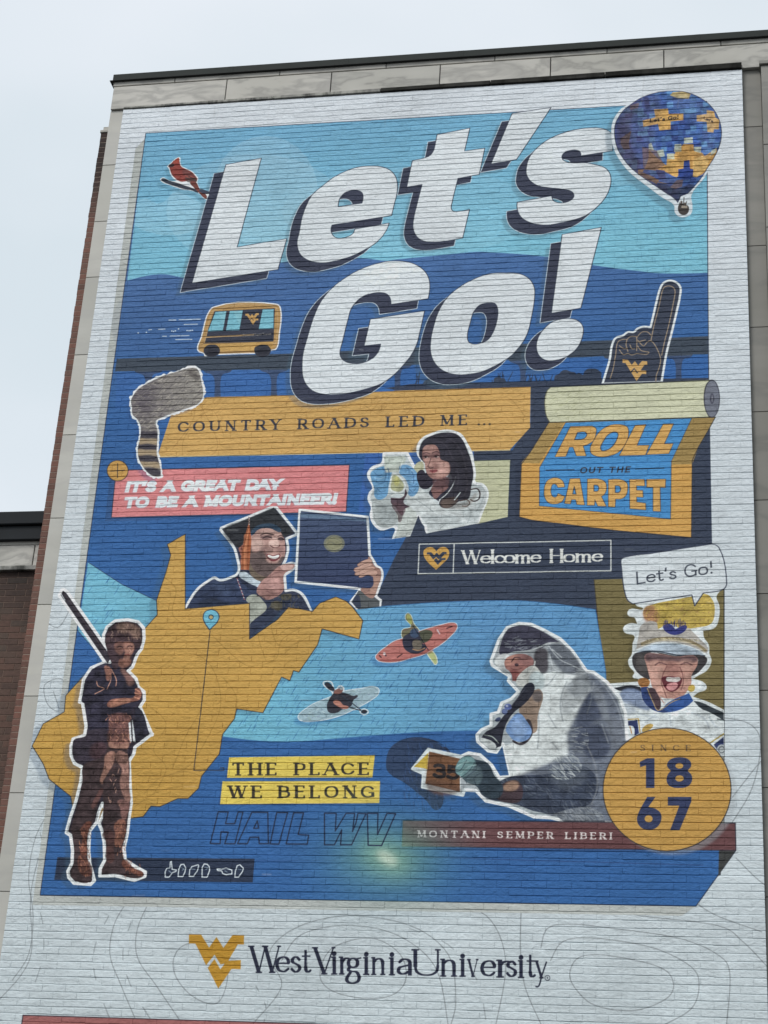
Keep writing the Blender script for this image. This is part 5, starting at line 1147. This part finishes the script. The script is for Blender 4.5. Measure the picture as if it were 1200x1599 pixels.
def thin(p, tol=.004):
    q = [p[0]]
    for x in p[1:]:
        if np.hypot(*(x - q[-1])) > .012: q.append(x)
    q = np.array(q); keep = []
    for i in range(len(q)):
        a, b_, c_ = q[i - 1], q[i], q[(i + 1) % len(q)]; d = c_ - a
        keep.append(abs(d[0] * (b_ - a)[1] - d[1] * (b_ - a)[0]) / (np.hypot(*d) + 1e-9) > .0006)
    return q[np.array(keep)] if sum(keep) > 3 else q

for name, lab, loops, lv in MOTIF:
    lp = [thin(to_uv(p)) for p in loops]
    lp = [np.clip(p, (BR_[:, 0].min(), -9), (BR_[:, 1].max(), WALL_H)) for p in lp]
    msk = raster([np.c_[(p[:, 0] - U0) * S, (V1 - p[:, 1]) * S] for p in lp])
    x0, y0, M = msk
    vecs = [[Vector((x, y, 0)) for x, y in p] for p in lp]
    flat = [tuple(v[:2]) for l in vecs for v in l]
    tris = [tuple(flat[i] for i in tr) for tr in tessellate_polygon(vecs)]
    tb = np.array([(min(p[0] for p in q), max(p[0] for p in q), min(p[1] for p in q), max(p[1] for p in q)) for q in tris])
    mn, mxx = lp[0].min(0), lp[0].max(0)
    sel = np.where((BR_[:, 1] > mn[0]) & (BR_[:, 0] < mxx[0]) & (BR_[:, 3] > mn[1]) & (BR_[:, 2] < mxx[1]))[0]
    PV, PF = [], []; off = .00035 * lv + .0002
    for i in sel:
        u0, u1, v0, v1, a, bb, cc, _ = bricks[i]; u0 += BEH; u1 -= BEH; v0 += BEV; v1 -= BEV
        cx, cz = (bricks[i][0] + bricks[i][1]) / 2, (bricks[i][2] + bricks[i][3]) / 2
        ia, ib = int((u0 - U0) * S) - x0, int((u1 - U0) * S) + 1 - x0; ja, jb = int((V1 - v1) * S) - y0, int((V1 - v0) * S) + 1 - y0
        sub = M[max(ja, 0):max(jb, 0), max(ia, 0):max(ib, 0)]
        if sub.size == 0 or sub.max() == 0: continue
        if ia >= 0 and ja >= 0 and ib <= M.shape[1] and jb <= M.shape[0] and sub.min() > .99: pcs = [[(u0, v0), (u1, v0), (u1, v1), (u0, v1)]]
        else:
            pcs = []
            for q in np.where((tb[:, 1] > u0) & (tb[:, 0] < u1) & (tb[:, 3] > v0) & (tb[:, 2] < v1))[0]:
                pl = list(tris[q])
                for ax, val, g_ in ((0, u0, True), (0, u1, False), (1, v0, True), (1, v1, False)):
                    pl = clip_half(pl, ax, val, g_)
                    if len(pl) < 3: break
                if len(pl) >= 3:
                    ar = sum(pl[k_ - 1][0] * pl[k_][1] - pl[k_][0] * pl[k_ - 1][1] for k_ in range(len(pl)))
                    if abs(ar) > 2e-6: pcs.append(pl if ar > 0 else pl[::-1])
        for pl in pcs:
            n0 = len(PV); PV += [(x, -(a + bb * (x - cx) + cc * (z - cz)) - off, z) for x, z in pl]; PF.append(tuple(range(n0, n0 + len(pl))))
    if PF: link(name, mesh(name, PV, PF, pm), wall, lab)

# ================================================================== stone, metal, red brick
def marble(name, base, vein, dirt=0.0, sc_=1.0):
    m, t, b = new_mat(name); tc_ = t.nodes.new('ShaderNodeTexCoord'); oi = t.nodes.new('ShaderNodeObjectInfo')
    ad = t.nodes.new('ShaderNodeVectorMath'); ad.operation = 'ADD'; t.links.new(tc_.outputs['Object'], ad.inputs[0])
    ml = t.nodes.new('ShaderNodeMath'); ml.operation = 'MULTIPLY'; ml.inputs[1].default_value = 37; t.links.new(oi.outputs['Random'], ml.inputs[0]); t.links.new(ml.outputs[0], ad.inputs[1])
    mp_ = t.nodes.new('ShaderNodeMapping'); mp_.inputs['Rotation'].default_value = (0, math.radians(24), 0); mp_.inputs['Scale'].default_value = (1.1, 1, 3.4); t.links.new(ad.outputs[0], mp_.inputs[0])
    a = noise(t, mp_.outputs[0], 1.15 * sc_, 4, .55); a.inputs['Distortion'].default_value = .5
    r = ramp(t, a.outputs['Fac'], [(.36, base), (.47, tuple(x * .95 for x in base)), (.53, vein), (.62, tuple(x * .93 for x in base)), (.85, base)])
    c2 = noise(t, ad.outputs[0], 1.1, 3, .5); r2 = ramp(t, c2.outputs['Fac'], [(.3, (.88, .88, .86)), (.7, (1.03, 1.03, 1.03))])
    col = mix(t, 'MULTIPLY', 1, r.outputs[0], r2.outputs[0])
    rv = ramp(t, oi.outputs['Random'], [(0, (.9, .9, .89)), (1, (1.05, 1.04, 1.03))]); col = mix(t, 'MULTIPLY', 1, col, rv.outputs[0])
    if dirt:
        mp2 = t.nodes.new('ShaderNodeMapping'); mp2.inputs['Scale'].default_value = (2.2, 1, .8); t.links.new(tc_.outputs['Object'], mp2.inputs[0])
        d = noise(t, mp2.outputs[0], 3, 6, .7); rd = ramp(t, d.outputs['Fac'], [(.5 - dirt * .22, (.1, .105, .1)), (.62 - dirt * .08, (1, 1, 1))]); col = mix(t, 'MULTIPLY', .92, col, rd.outputs[0])
    t.links.new(col, b.inputs['Base Color']); b.inputs['Roughness'].default_value = .6; b.inputs['Specular IOR Level'].default_value = .25 if base[0] > .1 else .04
    f = noise(t, ad.outputs[0], 40, 3, .6); bump(t, b, f.outputs['Fac'], .001, .5); return m
M_MARB = marble('white_marble', (.50, .49, .455), (.34, .335, .315))
M_STRP = marble('pale_marble', (.52, .515, .48), (.47, .465, .44), 0, .7)
M_SHAD = marble('shaded_marble', (.27, .265, .245), (.215, .213, .20), 0, .6)  # darker copy of the marble: shade at the right side put into its colour
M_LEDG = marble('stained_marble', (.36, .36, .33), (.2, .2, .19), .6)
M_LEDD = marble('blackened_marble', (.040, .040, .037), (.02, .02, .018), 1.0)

def plain(name, col, rough, metal=0.0, nz_=.12, nscale=3):
    m, t, b = new_mat(name); v = coords(t); a = noise(t, v, nscale, 4, .6)
    r = ramp(t, a.outputs['Fac'], [(.3, tuple(x * (1 - nz_) for x in col)), (.7, tuple(x * (1 + nz_) for x in col))])
    t.links.new(r.outputs[0], b.inputs['Base Color']); b.inputs['Roughness'].default_value = rough; b.inputs['Specular IOR Level'].default_value = .25; b.inputs['Metallic'].default_value = metal; return m
M_COP = plain('painted_grey_metal', (.022, .027, .025), .75, .0, .15, 2)
M_LIP = plain('black_metal_lip', (.012, .014, .014), .5)
M_WCP = plain('dark_blue_grey_metal', (.013, .016, .019), .75, .0, .15, 2)
M_MOR = plain('brown_mortar', (.17, .12, .095), .9, 0, .25, 6)
M_MORL = plain('pale_mortar', (.30, .24, .20), .9, 0, .2, 6)
M_ASPH = plain('asphalt', (.05, .05, .05), .9, 0, .2, 1)
M_ROOF = plain('roof_gravel', (.2, .2, .19), .95, 0, .2, 2)

def red_brick(name, base, soot, ref):
    m, t, b = new_mat(name); tc_ = t.nodes.new('ShaderNodeTexCoord'); tc_.object = ref; oi = t.nodes.new('ShaderNodeObjectInfo')
    r = ramp(t, oi.outputs['Random'], [(0, tuple(x * .75 for x in base)), (.35, base), (.7, (base[0] * 1.15, base[1] * 1.05, base[2] * 1.0)), (1, (base[0] * .85, base[1] * 1.0, base[2] * 1.0))])
    a = noise(t, tc_.outputs['Object'], 30, 5, .65); ra = ramp(t, a.outputs['Fac'], [(.3, (.75, .75, .75)), (.7, (1.15, 1.12, 1.1))]); col = mix(t, 'MULTIPLY', 1, r.outputs[0], ra.outputs[0])
    if soot is not None:                      # rain-washed soot below the coping, ragged lower edge
        sp_ = t.nodes.new('ShaderNodeSeparateXYZ'); t.links.new(tc_.outputs['Object'], sp_.inputs[0])
        n_ = noise(t, tc_.outputs['Object'], 1.6, 6, .7)
        ma = t.nodes.new('ShaderNodeMath'); ma.operation = 'MULTIPLY_ADD'; ma.inputs[1].default_value = 1.5; t.links.new(n_.outputs['Fac'], ma.inputs[0]); t.links.new(sp_.outputs['Z'], ma.inputs[2])
        rs = ramp(t, ma.outputs[0], [(0, (1, 1, 1)), (1, (.16, .16, .17))]); 
        mr = t.nodes.new('ShaderNodeMapRange'); mr.inputs['From Min'].default_value = soot - .1; mr.inputs['From Max'].default_value = soot + .75; t.links.new(ma.outputs[0], mr.inputs['Value']); t.links.new(mr.outputs[0], rs.inputs[0])
        col = mix(t, 'MULTIPLY', 1, col, rs.outputs[0])
    t.links.new(col, b.inputs['Base Color']); b.inputs['Roughness'].default_value = .85
    bump(t, b, a.outputs['Fac'], .003, .6); return m

# ---------------------------------------------------------------- main building: marble frame, frieze, coping
bld = thing('building', 'flat roofed building with grey marble frame and dark metal roof edge', 'building', (0, 0, Z0))
WM = -.045                                   # face of the marble beside the brick panel
WF = -.02                                    # face of the frieze
vL = lambda x, y, w: on_plane(x, y, w)[1]
uL = lambda x, y, w: on_plane(x, y, w)[0]
v_fb = (vL(180, 170.5, WF) + vL(1180, 105.5, WF)) / 2       # foot of frieze
v_ft = (vL(180, 134.5, WF) + vL(1180, 68.3, WF)) / 2
v_tt = (vL(180, 126, WF) + vL(1180, 59, WF)) / 2
WCP = -.002
v_c0 = (vL(178, 125, WCP) + vL(1200, 56.3, WCP)) / 2; v_c1 = (vL(178, 115.3, WCP) + vL(1200, 46.2, WCP)) / 2
UO = (uL(171, 171, WM) + uL(73.5, 860, WM) + uL(15.5, 1240, WM)) / 3 # outer edge of the left marble strip
UR = uL(1188, 110, WM)
UEND = 12.5
VBOT = -Z0

js = [uL(x, y, WF) for x, y in ((353, 142), (517, 130), (687, 120), (860, 105), (1037, 90))]
js = [UO] + js + [js[-1] + 1.2 * (i + 1) for i in range(4)] + [UEND]
for a, c_ in zip(js[:-1], js[1:]): part_slab('marble_panel', bld, M_MARB, a + .005, c_ - .005, v_fb + .004, v_ft - .006, -.2, WF)
jt = [uL(x, y, WF) for x, y in ((273, 126), (437, 115), (603, 104), (773, 93), (948, 82), (1126, 70))]
jt = [UO - .01] + jt + [jt[-1] + 1.2 * (i + 1) for i in range(3)] + [UEND]
for a, c_ in zip(jt[:-1], jt[1:]): part_slab('marble_band', bld, M_MARB, a + .004, c_ - .004, v_ft + .008, v_c0 - .001, -.2, WF - .004)
# ledge over the brick panel, thin and clean at the left, deeper and blackened at the right
jl = [.0] + [uL(x, y, .02) for x, y in ((258, 164), (425, 152), (594, 142), (766, 131), (945, 117))] + [WALL_W]
for i, (a, c_) in enumerate(zip(jl[:-1], jl[1:])):
    h = lambda u: WALL_H + .030 + .048 * u / WALL_W
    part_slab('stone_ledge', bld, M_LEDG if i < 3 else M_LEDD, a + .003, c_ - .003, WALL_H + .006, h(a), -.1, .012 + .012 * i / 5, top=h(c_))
# side strips of marble
def strip(u0, u1, ys, xs, mat, w, vtop):
    vs = [vtop] + [vL(x, y, w) for x, y in zip(xs, ys)]
    while vs[-1] > VBOT + 1: vs.append(vs[-1] - .98)
    vs.append(VBOT)
    for a, c_ in zip(vs[:-1], vs[1:]): part_slab('marble_panel', bld, mat, u0, u1, c_ + .003, a - .003, -.2, w, be=.003)
strip(UO, .0 - .001, (258, 346, 433, 554, 679, 809, 944, 1087, 1238, 1392), (165, 152, 140, 125, 107, 89, 67, 46, 24, 6), M_STRP, WM, v_fb)
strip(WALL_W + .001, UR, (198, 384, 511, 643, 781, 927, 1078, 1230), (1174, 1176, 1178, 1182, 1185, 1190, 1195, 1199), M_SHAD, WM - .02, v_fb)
v_pt = vL(1192, 96, .05); vs = [v_pt - .05] + [v_pt - .05 - 1.02 * i for i in range(1, 15)] + [VBOT]
vs = [v for v in vs if v >= VBOT]
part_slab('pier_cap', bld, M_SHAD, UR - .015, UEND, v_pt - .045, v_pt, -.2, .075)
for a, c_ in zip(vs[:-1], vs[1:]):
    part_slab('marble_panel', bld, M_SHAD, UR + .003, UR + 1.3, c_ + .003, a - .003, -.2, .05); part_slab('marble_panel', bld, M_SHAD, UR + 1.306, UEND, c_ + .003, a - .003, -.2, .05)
# roof edge
part_slab('roof_edge', bld, M_COP, UO - .015, UEND, v_c0, v_c1, -.4, WCP, be=.006)
part_slab('drip_edge', bld, M_LIP, UO - .045, UEND, v_c0 - .012, v_c0 - .002, -.4, WCP + .012, be=.004)
for x in (360, 540, 720, 905, 1090):
    u = uL(x, 125 - (x - 178) * .0675, WCP); part_slab('seam_cover', bld, M_COP, u - .03, u + .03, v_c0 + .004, v_c1 - .004, -.1, WCP + .002, be=.002)
V, F = slab(UO + .01, UEND, VBOT, v_c0, -9.0, -.14, .01); link('wall_core', mesh('wall_core', V, F, M_MOR), bld)
V, F = slab(UO + .02, UEND - .02, v_c0 + .002, v_c1 - .02, -8.95, -.402, .01); link('roof', mesh('roof', V, F, M_ROOF), bld)

# ---------------------------------------------------------------- narrow red brick return left of the marble
WP = -.16
ret = thing('brick_pier', 'narrow red brick pier rising behind the left marble strip', 'pier', (0, 0, Z0))
M_RB1 = red_brick('red_brick_pier', (.155, .078, .060), vL(150, 300, WP) + .2, ret)
up0 = np.mean([uL(153.7, 207, WP), uL(118, 480, WP), uL(100, 604, WP), uL(74, 780, WP), uL(48, 940, WP)]); up1 = UO - .001
v_p = vL(153, 208, WP); n = 0
zc = v_p - .002; bw = up1 - up0 + .06
while zc > VBOT:
    z0_, z1_ = zc - CH + .0065, zc
    V, F = slab(up0 + random.gauss(0, .0015), up0 + bw, z0_, z1_, WP - .2, WP + random.gauss(0, .0005), .002)
    if n < 145: link('brick', mesh('brick', V, F, M_RB1), ret)
    else:
        if n == 145: RV, RF = [], []
        q = len(RV); RV += V; RF += [tuple(x + q for x in f) for f in F]
    zc -= CH; n += 1
link('lower_bricks', mesh('lower_bricks', RV, RF, M_RB1), ret, kind='stuff')
V, F = slab(up0 + .004, up0 + bw, VBOT, v_p - .01, WP - .25, WP - .003, .001); link('mortar', mesh('mortar', V, F, M_MORL), ret)
V, F = slab(up0 - .008, up0 + bw, v_p + .002, v_p + .035, WP - .3, WP + .012, .004); link('cap_stone', mesh('cap_stone', V, F, M_MARB), ret)
V, F = slab(up0 + .02, up0 + bw, v_p + .036, v_p + .085, WP - .3, WP - .0, .006); link('cap_stone', mesh('cap_stone', V, F, M_MARB), ret)

# ---------------------------------------------------------------- low wing at the left
WW = -.34
wing = thing('low_wing', 'lower dark brick wing with marble frieze and black metal roof edge at the left', 'building', (0, 0, Z0))
ue = up0 - .004; ULW = ue - 7
v_a = vL(30, 893, WW)                         # top of brickwork
M_RB2 = red_brick('red_brick_wing', (.088, .052, .040), v_a + .12, wing)
kk = 0; RV, RF = [], []; zc = v_a; cnt = 0
while zc > VBOT:
    off = (0, .11)[kk % 2] + .03; u = ue - off
    row = [(u, ue)] if off > .02 else []
    while u > ULW: row.append((u - .2222, u)); u -= .2222
    for a, c_ in row:
        V, F = slab(a + .003, c_ - .003 if c_ < ue else c_, zc - CH + .0065, zc, WW - .1, WW + random.gauss(0, .0005), .002)
        px_, py_ = proj(c_, zc, WW)
        if px_ > 1 and py_ < 1290 and cnt < 298: link('brick', mesh('brick', V, F, M_RB2), wing); cnt += 1
        else:
            q = len(RV); RV += V; RF += [tuple(x + q for x in f) for f in F]
    zc -= CH; kk += 1
link('far_bricks', mesh('far_bricks', RV, RF, M_RB2), wing, kind='stuff')
V, F = slab(ULW, ue, VBOT, v_a, -8, WW - .004, .001); link('mortar', mesh('mortar', V, F, M_MOR), wing)
WA = WW + .03
v1_, v2_, v3_, v4_, v5_ = (vL(30, y, WA) for y in (883.5, 851.5, 846, 824, 803.5))
part_slab('stone_ledge', wing, M_LEDG, ULW, ue, v_a + .004, v1_ - .004, WW - .1, WA + .02)
uj = uL(53, 866, WA)
part_slab('marble_panel', wing, M_MARB, uj + .005, ue, v1_, v2_, WW - .1, WA)
u = uj - .005
while u > ULW + 1: part_slab('marble_panel', wing, M_MARB, u - 1.2, u, v1_, v2_, WW - .1, WA); u -= 1.21
part_slab('marble_band', wing, M_MARB, ULW, ue, v2_ + .005, v3_ + .03, WW - .1, WA - .004)
part_slab('roof_edge', wing, M_WCP, ULW, ue, v3_ + .004, v4_ - .003, WW - .3, WA + .05, be=.006)
part_slab('roof_edge', wing, M_WCP, ULW, ue, v4_ + .003, v5_, WW - .3, WA + .085, be=.01)
V, F = slab(ULW, ue, v3_, v5_ - .03, -8, WW - .302, .01); link('roof', mesh('roof', V, F, M_ROOF), wing)

# ---------------------------------------------------------------- ground
gm = mesh('ground', [(-400, -400, 0), (400, -400, 0), (400, 400, 0), (-400, 400, 0)], [(0, 1, 2, 3)], M_ASPH)
link('ground', gm, kind='structure')
